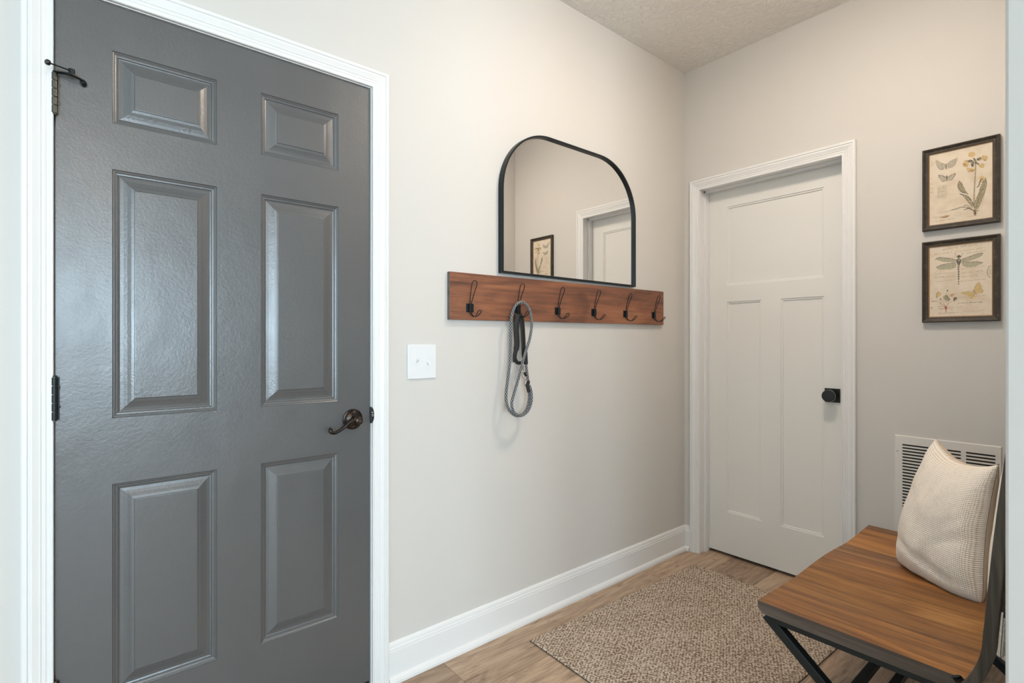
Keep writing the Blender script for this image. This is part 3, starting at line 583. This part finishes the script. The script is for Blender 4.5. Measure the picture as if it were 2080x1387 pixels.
kp = MB(); ky, kz = .941, .9375; kp.mbox(mB, ky-.033, ky+.033, kz-.033, kz+.033, DD, DD+.008); kn = kp.build('door_knob', M['black'], d2, bevel=.0015)
q = MB(); q.lathe(mB(ky, kz, DD+.008), (-1, 0, 0), [(.017, 0), (.0165, .003), (.011, .008), (.0105, .024), (.014, .030), (.0265, .034), (.0285, .038), (.0285, .050), (.0265, .0535), (.024, .0540)], 40); q.build('knob', M['black'], kn, smooth=True)
q = MB(); q.lathe(mB(ky, kz, DD+.008+.0385), (-1, 0, 0), [(.0286, 0), (.0291, .0008), (.0291, .0022), (.0286, .003)], 40); q.build('knob_ring', M['silver'], kn, smooth=True)
# floor behind the white door, coloured dark as shade in the bottom gap
m = MB(); m.box(B+.13, B+.9, DY0-.3, DY1+.3, -.08, -.001); m.build('floor_closet', M['void_shade'], kind='structure', label='floor beyond the white door, coloured dark as shade', category='floor')

# ================================================================== THINGS ON THE NORTH WALL
# mirror
mx0, mx1, mz0, mz1, mr = 1.327, 2.206, 1.4755, 2.092, .27
mir = thing('mirror', (1.766, W, mz0), label='black metal framed mirror with rounded top corners above the coat rack', category='mirror')
def arch(inset, n=22):
    x0, x1, z0, z1, r = mx0+inset, mx1-inset, mz0+inset, mz1-inset, mr-inset
    o = [(x0, z0), (x1, z0)]
    o += [(x1-r+r*math.cos(t), z1-r+r*math.sin(t)) for t in [math.pi/2*k/n for k in range(n+1)]]
    o += [(x0+r+r*math.cos(t), z1-r+r*math.sin(t)) for t in [math.pi/2+math.pi/2*k/n for k in range(n+1)]]
    return o
m = MB(); prof = [(0, .001), (0, .027), (.0008, .028), (.0072, .028), (.008, .027), (.008, .014), (.012, .014), (.012, .001)]
rings = [[mA(*p, d) for p in arch(i)] for i, d in prof]
ids = [[m.vert(c) for c in r] for r in rings]
for a, b in zip(ids, ids[1:]+ids[:1]):
    n_ = len(a)
    for k in range(n_): m.face((a[k], a[(k+1) % n_], b[(k+1) % n_], b[k]))
m.build('frame', M['black_metal'], mir)
m = MB(); m.prism(arch(.0082), lambda p, q: mA(p, q, .008), lambda p, q: mA(p, q, .0155)); m.build('mirror_glass', M['mirror'], mir)
# coat rack
rack = thing('coat_rack', (1.08, W, 1.277), label='reddish brown wooden board with six black wire hooks below the mirror', category='coat rack')
def rz(x): return (x-1.08)*.0053
m = MB(); n_ = 1
m.loft([[mA(x, z+rz(x), d) for z, d in ((1.2785, .0005), (1.460, .0005), (1.460, .018), (1.2785, .018))] for x in (1.08, 2.464)])
m.m[-2:] = [1, 1]
m.build('board', [M['rack_wood'], M['edge_wood']], rack, bevel=.0012)
def hook_mesh():
    """around (0,0,0) = plate centre on the board face; x right, -y out"""
    w_ = MB(); r = .0017
    up = [(-.0028, -.0065, -.016), (-.0028, -.0065, .010), (-.0032, -.0075, .018), (-.006, -.011, .035), (-.0085, -.020, .060), (-.0112, -.028, .080), (-.0112, -.0325, .093), (-.0065, -.0345, .1015), (0, -.035, .1035)]
    up2 = up+[(-x, y, z) for x, y, z in up[::-1][1:]]
    w_.tube(spline(up2, 4), r, 8)
    lo = [(-.0028, -.0065, .0), (-.0028, -.0065, -.014), (-.0028, -.010, -.024), (-.003, -.022, -.033), (-.0035, -.038, -.035), (-.0055, -.052, -.029), (-.0075, -.061, -.021), (-.0065, -.067, -.0145), (0, -.0695, -.0120)]
    lo2 = lo+[(-x, y, z) for x, y, z in lo[::-1][1:]]
    w_.tube(spline(lo2, 4), r, 8)
    p = MB(); p.box(-.018, .018, -.0022, 0, -.017, .017); p.box(-.0065, .0065, -.0098, -.0022, -.016, .016)
    return w_, p
hw, hp = hook_mesh(); proto = None
for i, (x, z) in enumerate(((1.172, 1.3255), (1.415, 1.3305), (1.651, 1.331), (1.893, 1.3335), (2.132, 1.334), (2.373, 1.3355))):
    loc = Vector((x-1.08, -.0182, z-1.277))
    if i == 0:
        h0 = MB(); h0.v = [tuple(Vector(c)+Vector((x, W-.0182, z))) for c in hw.v]; h0.f = hw.f; h0.m = hw.m
        proto = h0.build('hook', M['black_metal'], rack, loc=loc, smooth=True)
        p0 = MB(); p0.v = [tuple(Vector(c)+Vector((x, W-.0182, z))) for c in hp.v]; p0.f = hp.f; p0.m = hp.m
        pproto = p0.build('hook_plate', M['black_metal'], proto, bevel=.0012)
    else:
        c = proto.copy(); C.objects.link(c); c.parent = rack; c.location = loc
        k = pproto.copy(); C.objects.link(k); k.parent = c
# dog leash on the second hook
lx = 1.415
leash = thing('dog_leash', (lx, W-.03, 1.36), label='black and white braided rope dog leash hanging from the second hook', category='leash')
def lpt(a, d): return mA(a[0], a[1], d)
loop1 = [((1.412, 1.3595), .052), ((1.386, 1.350), .050), ((1.368, 1.325), .048), ((1.358, 1.285), .047), ((1.352, 1.182), .050), ((1.346, 1.102), .052), ((1.327, 1.004), .054), ((1.325, .955), .055), ((1.342, .915), .056), ((1.381, .891), .057), ((1.424, .903), .055), ((1.449, .945), .052), ((1.451, .997), .050), ((1.443, 1.059), .048), ((1.437, 1.120), .044)]
m = MB(); m.tube(spline([lpt(*a) for a in loop1], 6), .0058, 12, vscale=75)
loop2 = [((1.412, 1.3595), .052), ((1.436, 1.345), .055), ((1.452, 1.314), .058), ((1.456, 1.263), .062), ((1.440, 1.202), .066), ((1.408, 1.132), .068), ((1.380, 1.052), .069), ((1.350, .975), .069), ((1.342, .940), .069), ((1.356, .908), .069), ((1.390, .892), .069), ((1.430, .908), .067), ((1.452, .945), .064), ((1.453, .985), .062), ((1.446, 1.012), .058)]
m.tube(spline([lpt(*a) for a in loop2], 6), .0058, 12, vscale=75)
m.build('rope', M['rope'], leash, smooth=True, angle=60)
m = MB()
m.tube(spline([mA(1.408, 1.306, .030), mA(1.398, 1.285, .034), mA(1.394, 1.240, .036), mA(1.397, 1.182, .036), mA(1.386, 1.140, .036), mA(1.386, 1.110, .036)], 5), [((.0120-.0030*(k > 17), .0040),) for k in range(26)], 12, flat=Vector((1, -.35, 0)))
m.tube(spline([mA(1.410, 1.306, .028), mA(1.430, 1.296, .026), mA(1.438, 1.240, .026), mA(1.440, 1.182, .028), mA(1.438, 1.125, .034)], 5), [((.0150, .0050),)]*21, 12, flat=Vector((1, .25, 0)))
m.build('handle_loop', M['webbing'], leash, smooth=True, angle=60)
m = MB(); m.tube(spline([mA(1.386, 1.122, .038), mA(1.396, 1.108, .040), mA(1.412, 1.106, .042)], 4), .0075, 12); m.tube([mA(1.437, 1.165, .042), mA(1.437, 1.100, .047)], .0090, 12)
m.build('rubber_sleeve', M['webbing'], leash, smooth=True)
m = MB(); m.tube([mA(1.444, 1.030, .056), mA(1.434, 1.012, .058), mA(1.442, .985, .060)], .0070, 10); m.tube([mA(1.427, 1.066, .050), mA(1.434, 1.052, .052)], .006, 10); m.build('end_whipping', M['webbing'], leash, smooth=True)
m = MB()
m.lathe(mA(1.419, 1.088, .050), (.05, 0, -1), [(.002, -.008), (.005, -.006), (.0045, .002), (.003, .006), (.005, .010), (.003, .014)], 14)
def ring(c, rad, r): return [mA(c[0]+rad*math.cos(t), c[1]+rad*math.sin(t)*1.2, c[2]) for t in [2*math.pi*k/22 for k in range(22)]]
m.tube(ring((1.421, 1.056, .052), .0105, 0), .0016, 8, closed=True); m.tube(ring((1.431, 1.024, .054), .0100, 0), .0018, 8, closed=True); m.tube([mA(1.418, 1.038, .054), mA(1.436, 1.038, .054)], .0018, 8)
m.build('clasp', M['silver'], leash, smooth=True, label='silver metal clasp')
# light switch
sw = thing('light_switch', (.969, W, 1.121), label='white double toggle switch plate between the grey door and the coat rack', category='light switch')
m = MB(); m.mbox(mA, .910, 1.029, 1.059, 1.184, .0002, .0058); m.build('wall_plate', M['plastic'], sw, bevel=.0028, seg=3)
for i, x in enumerate((.947, .993)):
    q = MB(); q.mbox(mA, x-.0052, x+.0052, 1.1215-.0125, 1.1215+.0125, .0052, .0068)
    up = i == 0
    zc = 1.1255 if up else 1.1175; q.loft([[mA(x+sx*.0038, (1.1215+sz*.0052), .006) for sx, sz in ((-1, -1), (1, -1), (1, 1), (-1, 1))], [mA(x+sx*.0030, zc+(.006 if up else -.006)+sz*.0035, .018) for sx, sz in ((-1, -1), (1, -1), (1, 1), (-1, 1))]])
    q.build('toggle', M['plastic'], sw, bevel=.0008)
    for z in (1.1215+.0300, 1.1215-.0300):
        s_ = MB(); s_.lathe(mA(x, z, .0056), (0, -1, 0), [(.0032, 0), (.0030, .0008), (.0012, .0010)], 12); s_.build('screw', M['plastic'], sw, smooth=True)

# ================================================================== THINGS ON THE EAST WALL
def chaikin(pts, closed=True, it=2):
    for _ in range(it):
        o = []; n = len(pts)
        for i in range(n if closed else n-1):
            a, b = pts[i], pts[(i+1) % n]
            o += [(a[0]*.75+b[0]*.25, a[1]*.75+b[1]*.25), (a[0]*.25+b[0]*.75, a[1]*.25+b[1]*.75)]
        if not closed: o = [pts[0]]+o+[pts[-1]]
        pts = o
    return pts
def scribble(s0, t0, s1, t1, h, seed, gap=.25):
    """a line of faded, illegible handwriting"""
    rnd = random.Random(seed); out = []; s = s0; cur = []
    while s < s1:
        k = (s-s0)/(s1-s0); t = t0+(t1-t0)*k
        cur.append((s, t+h*.5*rnd.uniform(-.15, .15))); cur.append((s+h*.22, t-h*rnd.choice((.5, .55, .9, .5)))); cur.append((s+h*.34, t))
        s += h*rnd.uniform(.4, .6)
        if rnd.random() < gap and len(cur) > 3: out.append(cur); cur = []; s += h*.7
    if len(cur) > 3: out.append(cur)
    return out
def picture(name, label, y0, y1, z0, z1, py0, py1, pz0, pz1, art, scr):
    t = thing(name, (B, (y0+y1)/2, z0), label=label, category='framed print', group='framed botanical prints beside the white door')
    fw = y1-py1-.004
    m = MB(); prof = [(0, .001), (0, .016), (.0015, .0225), (.004, .024), (.007, .0225), (.010, .018), (.014, .0155), (.018, .0155), (.0205, .0145), (fw, .0125), (fw, .001)]
    ids = [[m.vert(mB(*c, d)) for c in ((y0+i, z0+i), (y1-i, z0+i), (y1-i, z1-i), (y0+i, z1-i))] for i, d in prof]
    for a, b in zip(ids, ids[1:]+ids[:1]):
        for k in range(4): m.face((a[k], a[(k+1) % 4], b[(k+1) % 4], b[k]))
    m.build('frame', M['frame'], t)
    m = MB(); prof = [(fw-.001, .004), (fw-.001, .0135), (fw+.0012, .0140), (fw+.002, .0118), (fw+.0042, .0112), (fw+.0045, .004)]
    ids = [[m.vert(mB(*c, d)) for c in ((y0+i, z0+i), (y1-i, z0+i), (y1-i, z1-i), (y0+i, z1-i))] for i, d in prof]
    for a, b in zip(ids, ids[1:]+ids[:1]):
        for k in range(4): m.face((a[k], a[(k+1) % 4], b[(k+1) % 4], b[k]))
    m.build('gold_fillet', M['gilt'], t, label='thin gold inner edge')
    mats = [M['paper']]+[M['ink_'+k] for k in INK]; ki = {k: i+1 for i, k in enumerate(INK)}
    m = MB(); m.mbox(mB, y0+fw, y1-fw, z0+fw, z1-fw, .003, .0085)
    hgt = pz1-pz0; wid = py1-py0; D = [.0086]
    def P(s, t_): D_ = D[0]; return mB(py1-s*wid, pz1-t_*hgt, D_)
    def line(pts, w_, mi):
        pts = [(a, b*hgt/wid) for a, b in pts]; L = []; R = []
        for i, p in enumerate(pts):
            a = pts[max(0, i-1)]; b = pts[min(len(pts)-1, i+1)]; dx, dy = b[0]-a[0], b[1]-a[1]; l = math.hypot(dx, dy) or 1
            nx, ny = -dy/l*w_/2, dx/l*w_/2; L.append((p[0]+nx, (p[1]+ny)*wid/hgt)); R.append((p[0]-nx, (p[1]-ny)*wid/hgt))
        for i in range(len(pts)-1): m.poly([P(*L[i]), P(*L[i+1]), P(*R[i+1]), P(*R[i])], mi)
    for k, a in enumerate(scr):
        for sc_ in scribble(*a[:5], seed=k+len(art)): line(chaikin(sc_, False, 1), a[5], ki['faint'] if len(a) < 7 else ki[a[6]])
    for cs, ct, rr_, col_ in ([(.70, .12, .055, 'yellow'), (.60, .235, .05, 'yellow'), (.68, .33, .05, 'ochre'), (.90, .20, .05, 'yellow'), (.85, .29, .04, 'yellow'), (.86, .50, .035, 'yellow')] if art is ART_FLOWER else []):
        rnd = random.Random(int(cs*100))
        for q_ in range(11):
            t0 = 6.283*q_/11+rnd.uniform(-.2, .2); l_ = rr_*rnd.uniform(.8, 1.3); D[0] += .000006
            line([(cs+.25*l_*math.cos(t0), ct+.25*l_*math.sin(t0)*.66), (cs+l_*math.cos(t0), ct+l_*math.sin(t0)*.66)], .016 if q_ % 3 else .009, ki[col_ if q_ % 3 else 'ochre'])
    for typ, col, wd, pts in art:
        D[0] += .000022
        if typ == 'poly': m.poly([P(*p) for p in chaikin(pts)], ki[col])
        else: line(chaikin(pts, False, 2) if len(pts) > 2 else pts, wd, ki[col])
    m.build('print', mats, t, recalc=False)
picture('framed_print', 'upper print in distressed black frame, yellow cowslip flower and two moths', .339, .576, 1.648, 1.981, .364, .5535, 1.672, 1.961, ART_FLOWER,
        [(.07, .905, .36, .90, .022, .004), (.10, .965, .45, .955, .022, .004), (.02, .35, .05, .36, .02, .004), (.015, .42, .055, .43, .02, .004), (.015, .48, .055, .49, .02, .004), (.015, .54, .055, .55, .02, .004), (.015, .60, .055, .61, .02, .004),
         (.13, .50, .25, .50, .012, .003), (.13, .555, .25, .555, .012, .003), (.13, .61, .25, .61, .012, .003), (.62, .96, .80, .955, .016, .003)])
picture('framed_print', 'lower print in distressed black frame, dragonfly, yellow butterfly and red-rooted plant', .339, .577, 1.273, 1.6035, .364, .5535, 1.297, 1.584, ART_DRAGONFLY,
        [(.22, .075, .46, .062, .050, .006), (.52, .058, .80, .045, .048, .006), (.08, .125, .40, .115, .026, .004), (.44, .115, .92, .10, .024, .004), (.08, .20, .45, .19, .022, .0035), (.62, .15, .90, .14, .024, .004),
         (.10, .40, .42, .40, .022, .004), (.52, .36, .90, .345, .024, .004), (.08, .45, .40, .452, .024, .004), (.52, .42, .88, .41, .026, .004), (.10, .51, .44, .505, .020, .0035), (.52, .47, .80, .465, .020, .0035), (.50, .53, .92, .52, .020, .0035),
         (.50, .755, .90, .74, .020, .0035), (.48, .83, .86, .83, .022, .004, 'mothdark'), (.45, .885, .55, .88, .022, .004), (.03, .79, .13, .785, .018, .005, 'mothdark'), (.02, .88, .05, .88, .018, .005, 'mothdark'), (.15, .965, .5, .955, .022, .004), (.6, .95, .9, .94, .018, .003)])
# return-air grille
vt = thing('air_vent', (B, .505, .16), label='white louvred return-air grille low on the end wall behind the pillow', category='vent')
vy0, vy1, vz0, vz1 = .338, .672, .150, .793
cols = [(.352, .4405), (.4535, .5435), (.5565, .6470)]; pitch = .01305; top = .7605
rows = [(top-pitch*i-.0062, top-pitch*i) for i in range(int((top-vz0-.03)/pitch))]
m = MB(); D0 = .006
ybr = [vy0]+[v for c in cols for v in c]+[vy1]; zbr = [vz0]+sorted([v for r in rows for v in r])+[vz1]
holes = {(1+2*i, 1+2*j) for i in range(3) for j in range(len(rows))}
for i in range(len(ybr)-1):
    for j in range(len(zbr)-1):
        a0, a1, b0, b1 = ybr[i], ybr[i+1], zbr[j], zbr[j+1]
        if (i, j) in holes:
            r = .003
            for (c0, c1) in ((a0, a0+r), (a1, a1-r)): m.poly([mB(c0, b0, D0), mB(c1, b0, D0), mB(c0, b0+r, D0)]); m.poly([mB(c0, b1, D0), mB(c1, b1, D0), mB(c0, b1-r, D0)])
            m.poly([mB(a0, b1, D0), mB(a1, b1, D0), mB(a1, b1-.002, -.004), mB(a0, b1-.002, -.004)])
            m.poly([mB(a0, b0, D0), mB(a1, b0, D0), mB(a1, b0-.004, -.006), mB(a0, b0-.004, -.006)])
        else: m.poly([mB(a0, b0, D0), mB(a1, b0, D0), mB(a1, b1, D0), mB(a0, b1, D0)])
e = [(vy0, vz0), (vy1, vz0), (vy1, vz1), (vy0, vz1)]; e2 = [(vy0-.003, vz0-.003), (vy1+.003, vz0-.003), (vy1+.003, vz1+.003), (vy0-.003, vz1+.003)]
for k in range(4): m.poly([mB(*e[k], D0), mB(*e[(k+1) % 4], D0), mB(*e2[(k+1) % 4], .0005), mB(*e2[k], .0005)])
m.build('grille', M['vent'], vt, recalc=False)
m = MB(); m.mbox(mB, vy0+.006, vy1-.006, vz0+.006, vz1-.006, .0004, .0012); m.build('duct_shade_sheet', M['void_shade'], vt)  # dark sheet on the wall, painted as the shade inside the duct
for (y, z) in ((vy1-.0085, .729), (vy0+.0075, .729), (vy1-.0085, .22), (vy0+.0075, .22)):
    m = MB(); m.lathe(mB(y, z, D0-.0004), (-1, 0, 0), [(.0036, 0), (.0034, .0012), (.0014, .0018)], 12); m.build('screw', M['silver'], vt, smooth=True)

# ================================================================== BENCH
bench = thing('bench', (1.98, .45, 0), label='wooden bench with saddle seat and dark metal X legs in the right foreground', category='bench')
bx0, bx1, by0, by1, ST_ = 1.502, 2.464, .238, .703, .450
def seatz(x, y):
    s = 0
    for c, dp in ((1.735, .009), (2.23, .012)):
        k = max(0, 1-abs((x-c)/.235)); s += dp*(k*k*(3-2*k))
    v = (y-by0)/(by1-by0); return ST_+.002-s*(.45+.55*math.sin(math.pi*min(1, max(0, v*.75+.10))))
m = MB(); nx, ny = 64, 20; top_ = {}; 
prof = [(0, 0), (.0, -.012), (.0045, -.022), (.012, -.030)]   # front edge undercut
for i in range(nx+1):
    for j in range(ny+1):
        x = bx0+(bx1-bx0)*i/nx; y = by0+(by1-by0)*j/ny
        top_[i, j] = m.vert((x, y, seatz(x, y)))
bot = {}
for i in range(nx+1):
    for j in range(ny+1):
        if i in (0, nx) or j in (0, ny):
            x = bx0+(bx1-bx0)*i/nx; y = by0+(by1-by0)*j/ny; bot[i, j] = m.vert((x, y-(.013 if j == ny else 0), ST_-.031)); bot['m', i, j] = m.vert((x, y-(.001 if j == ny else 0), ST_-.018))
for i in range(nx):
    for j in range(ny): m.face((top_[i, j], top_[i+1, j], top_[i+1, j+1], top_[i, j+1]), 0)
edge = [(i, 0) for i in range(nx)]+[(nx, j) for j in range(ny)]+[(i, ny) for i in range(nx, 0, -1)]+[(0, j) for j in range(ny, 0, -1)]
for a, b in zip(edge, edge[1:]+edge[:1]):
    m.face((top_[a], top_[b], bot['m', *b], bot['m', *a]), 1); m.face((bot['m', *a], bot['m', *b], bot[b], bot[a]), 1)
m.face([bot[e_] for e_ in edge], 1)
m.build('seat', [M['seat_wood'], M['edge_wood']], bench, smooth=True, angle=40)
# curved end uprights of the back
ctr = [(a_, b_) if b_ < .5 else (a_-.003, b_) for a_, b_ in [(.292, .382), (.272, .402), (.252, .426), (.233, .456), (.218, .492), (.2085, .535), (.2045, .580), (.2005, .632), (.196, .690), (.1905, .760), (.184, .830), (.177, .900), (.169, .975)]]
def upright(x0, x1):
    m = MB(); pts = [Vector((0, a, b)) for a, b in ctr]; P = spline(pts, 5); rings = []
    for i, p in enumerate(P):
        t = (P[min(i+1, len(P)-1)]-P[max(i-1, 0)]).normalized(); nn = Vector((0, t.z, -t.y)); h = .0108
        rings.append([(x0, *(p+nn*h)[1:]), (x1, *(p+nn*h)[1:]), (x1, *(p-nn*h)[1:]), (x0, *(p-nn*h)[1:])])
    m.loft(rings); return m.build('upright', M['bar_wood'], bench, bevel=.002)
upright(1.468, 1.500); upright(2.466, 2.498)
for zc, yc, hh in ((.672, .182, .048), (.800, .1745, .045), (.925, .1640, .045)):
    m = MB(); n_ = 16; rings = []
    for i in range(n_+1):
        x = 1.498+(2.468-1.498)*i/n_; bow = -.012*math.sin(math.pi*i/n_); rings.append([(x, yc+bow+s_*.008-z_*.09, zc+z_) for s_, z_ in ((-1, -hh), (1, -hh), (1, hh), (-1, hh))])
    m.loft(rings); m.build('back_slat', M['slat_wood'], bench, bevel=.002)
# crossed metal legs
def bar(m, a, b, w_, h_, side=Vector((1, 0, 0))):
    a, b = Vector(a), Vector(b); t = (b-a).normalized(); n1 = side.normalized(); n2 = t.cross(n1).normalized()
    m.loft([[p+n1*(sx*w_/2)+n2*(sy*h_/2) for sx, sy in ((-1, -1), (1, -1), (1, 1), (-1, 1))] for p in (a, b)])
for x in (1.533, 2.433):
    m = MB(); bar(m, (x, .690, .408), (x, .200, .0), .026, .026); m.build('leg', M['bench_metal'], bench, bevel=.002)
    m = MB(); bar(m, (x, .262, .408), (x, .690, .0), .0258, .026); m.build('leg', M['bench_metal'], bench, bevel=.002)
    m = MB(); bar(m, (x, .255, .4065), (x, .680, .4065), .0262, .024); m.build('seat_rail', M['bench_metal'], bench, bevel=.002)
for (y, z) in ((.505, .236), (.447, .216)):
    m = MB(); bar(m, (1.534, y, z), (2.432, y, z), .022, .022, Vector((0, 1, 0))); m.build('stretcher', M['bench_metal'], bench, bevel=.002)
for x, y in ((1.503, .252),):
    m = MB(); m.tube(spline([(x-.004, .262, .452), (x, .258, .446), (x-.002, .250, .430), (x, .262, .412)], 4), [((.003, .010),)]*13, 10, flat=Vector((1, 0, 0))); m.build('bracket', M['black'], bench, smooth=True)
m = MB(); m.lathe((1.484, .181, .625), (0, -1, 0), [(.006, 0), (.006, .004), (.003, .006)], 12); m.build('bolt', M['black'], bench, smooth=True)

# ================================================================== PILLOWS
def cushion(name, bl, br, tl, tr, normal, tf, tb, mats, pinch=.10, label='', n=44, wob=.006, seed=0, dip=0, power=.5, side_pinch=None, folds=False):
    bl, br, tl, tr = map(Vector, (bl, br, tl, tr)); N_ = Vector(normal).normalized(); c = (bl+br)/2
    root = thing(name, c, label=label, category='pillow')
    for side, part, mat, T in ((1, 'front_cover', mats[0], tf), (-1, 'back_cover', mats[1], tb)):
        m = MB(); ids = {}
        for i in range(n+1):
            for j in range(n+1):
                u = -math.cos(math.pi*i/n); v = -math.cos(math.pi*j/n)
                sp = (side_pinch[0] if u < 0 else side_pinch[1]) if side_pinch else pinch*.9
                uu = u*(1-sp*(1-v*v)**1.2); vv = v*(1-pinch*(1-u*u)**1.2)
                if v > 0: vv -= dip*(1-u*u)*v
                if v < 0: vv = v*(1-pinch*.25*(1-u*u))
                if v < 0: k_ = 1-.07*(u*v)**4; uu *= k_; vv *= k_
                a, b = (uu+1)/2, (vv+1)/2
                p = (bl*(1-a)+br*a)*(1-b)+(tl*(1-a)+tr*a)*b
                th_ = T*(max(0, (1-u*u)*(1-v*v)))**power
                th_ *= 1.12-.22*(v+1)/2
                wv = noise.noise(Vector((u*1.7+seed, v*1.7, side)))*wob*(1-u*u)**.3*(1-v*v)**.3 + noise.noise(Vector((u*4+seed, v*3, side+5)))*wob*.5*(1-u*u)**.3*(1-v*v)**.3
                if folds and side > 0:
                    m_ = (1-u**4)*(1-v**4)
                    wv -= .010*math.exp(-((v+.66+.10*math.sin(2*u))/.075)**2)*m_
                    wv -= .009*math.exp(-((v+.22-.35*(u-.6))/.07)**2)*m_*max(0, u)
                    wv -= .007*math.exp(-((v-.10-.5*(u-.7))/.06)**2)*m_*max(0, u)
                    wv -= .007*math.exp(-((u-.70+.2*v)/.07)**2)*m_*max(0, -v)
                q = p+N_*side*(th_+wv*1.2+.0006)
                q.z = max(q.z, .4515)
                ids[i, j] = m.vert(q)
        for i in range(n):
            for j in range(n):
                U = lambda a_: -math.cos(math.pi*a_/n)*.5+.5
                m.uv[len(m.f)] = [(U(i)*.42, U(j)*.42), (U(i+1)*.42, U(j)*.42), (U(i+1)*.42, U(j+1)*.42), (U(i)*.42, U(j+1)*.42)]
                m.face((ids[i, j], ids[i+1, j], ids[i+1, j+1], ids[i, j+1]))
        m.build(part, mat, root, smooth=True, recalc=True, angle=180)
    return root
cushion('throw_pillow', (2.150, .530, .440), (1.970, .281, .436), (2.262, .447, .860), (2.042, .262, .838), (-.78, .56, .08), .095, .075, (M['knit'], M['linen']), .075,
        'cream open-knit throw pillow standing at the far end of the bench', seed=3, wob=.012, dip=.10, power=.42, side_pinch=(-.045, .13), folds=True)
cushion('throw_pillow', (2.000, .212, .462), (1.590, .203, .462), (1.990, .185, .935), (1.600, .172, .985), (.02, 1, .06), .044, .014, (M['fluffy'], M['fluffy']), .04,
        'white fluffy pillow leaning on the bench back behind the knit pillow', seed=9, wob=.004, power=.35)

# ================================================================== RUG
rug = thing('rug', (1.95, 1.15, 0), label='small brown and cream flecked woven rug on the plank floor', category='rug')
rc = Vector((1.948, 1.150)); ang = -.030; RL, RW = 1.150, .775
m = MB(); nx, ny = 230, 155; ids = {}
for i in range(nx+1):
    for j in range(ny+1):
        a = (i/nx-.5)*RL; b = (j/ny-.5)*RW
        e_ = min(i, nx-i, j, ny-j)
        jt = .0022 if e_ == 0 else .0010
        a += noise.noise(Vector((i*.9, j*.9, 0)))*jt*1.6; b += noise.noise(Vector((i*.9, j*.9, 7)))*jt*1.6
        h = .0105+noise.noise(Vector((i*.55, j*.55, 3)))*.0022+noise.noise(Vector((i*1.3, j*1.3, 9)))*.0012-(.005 if e_ == 0 else (.0015 if e_ == 1 else 0))
        ids[i, j] = m.vert((rc.x+a*math.cos(ang)-b*math.sin(ang), rc.y+a*math.sin(ang)+b*math.cos(ang), h))
for i in range(nx):
    for j in range(ny): m.face((ids[i, j], ids[i+1, j], ids[i+1, j+1], ids[i, j+1]))
m.build('pile', M['rug'], rug, smooth=True, angle=180)
m = MB(); cr = [(rc.x+a*math.cos(ang)-b*math.sin(ang), rc.y+a*math.sin(ang)+b*math.cos(ang)) for a, b in ((-RL/2, -RW/2), (RL/2, -RW/2), (RL/2, RW/2), (-RL/2, RW/2))]
m.prism(cr, lambda p, q: (p, q, .0006), lambda p, q: (p, q, .0055)); m.build('backing', M['rug_back'], rug, label='brown rug backing edge')

# ================================================================== LAMPS AND ADDED FAR FILL (above and behind the view)
def lamp(x, y, label, mat, flat=False):
    t = thing('ceiling_light', (x, y, CEIL), label=label, category='ceiling light')
    if flat:
        m = MB(); m.lathe((x, y, CEIL-.0005), (0, 0, -1), [(.165, 0), (.170, .004), (.166, .012), (.150, .014)], 40); m.build('trim_ring', M['trim'], t, smooth=True)
        m = MB(); m.lathe((x, y, CEIL-.0150), (0, 0, -1), [(.150, 0), (.150, .014), (.140, .028), (.100, .040), (.001, .047)], 40); m.build('diffuser', mat, t, smooth=True)
    else:
        m = MB(); m.lathe((x, y, CEIL-.0005), (0, 0, -1), [(.15, 0), (.155, .01), (.15, .03), (.14, .035)], 40); m.build('base', M['black_metal'], t, smooth=True)
        m = MB(); m.lathe((x, y, CEIL-.036), (0, 0, -1), [(.138, 0), (.138, .03), (.12, .055), (.07, .075), (.001, .082)], 40); m.build('shade', mat, t, smooth=True)
lamp(1.68, .70, 'flat round ceiling light above the entry nook', M['lamp_nook'], True)
lamp(.45, -.9, 'flat round ceiling light behind the viewer near the nook', M['lamp_room'], True)
lamp(-.1, -2.8, 'added domed fill light at the far end of the room behind', M['fill_far'])  # unseen dome added to brighten the ceiling and upper walls
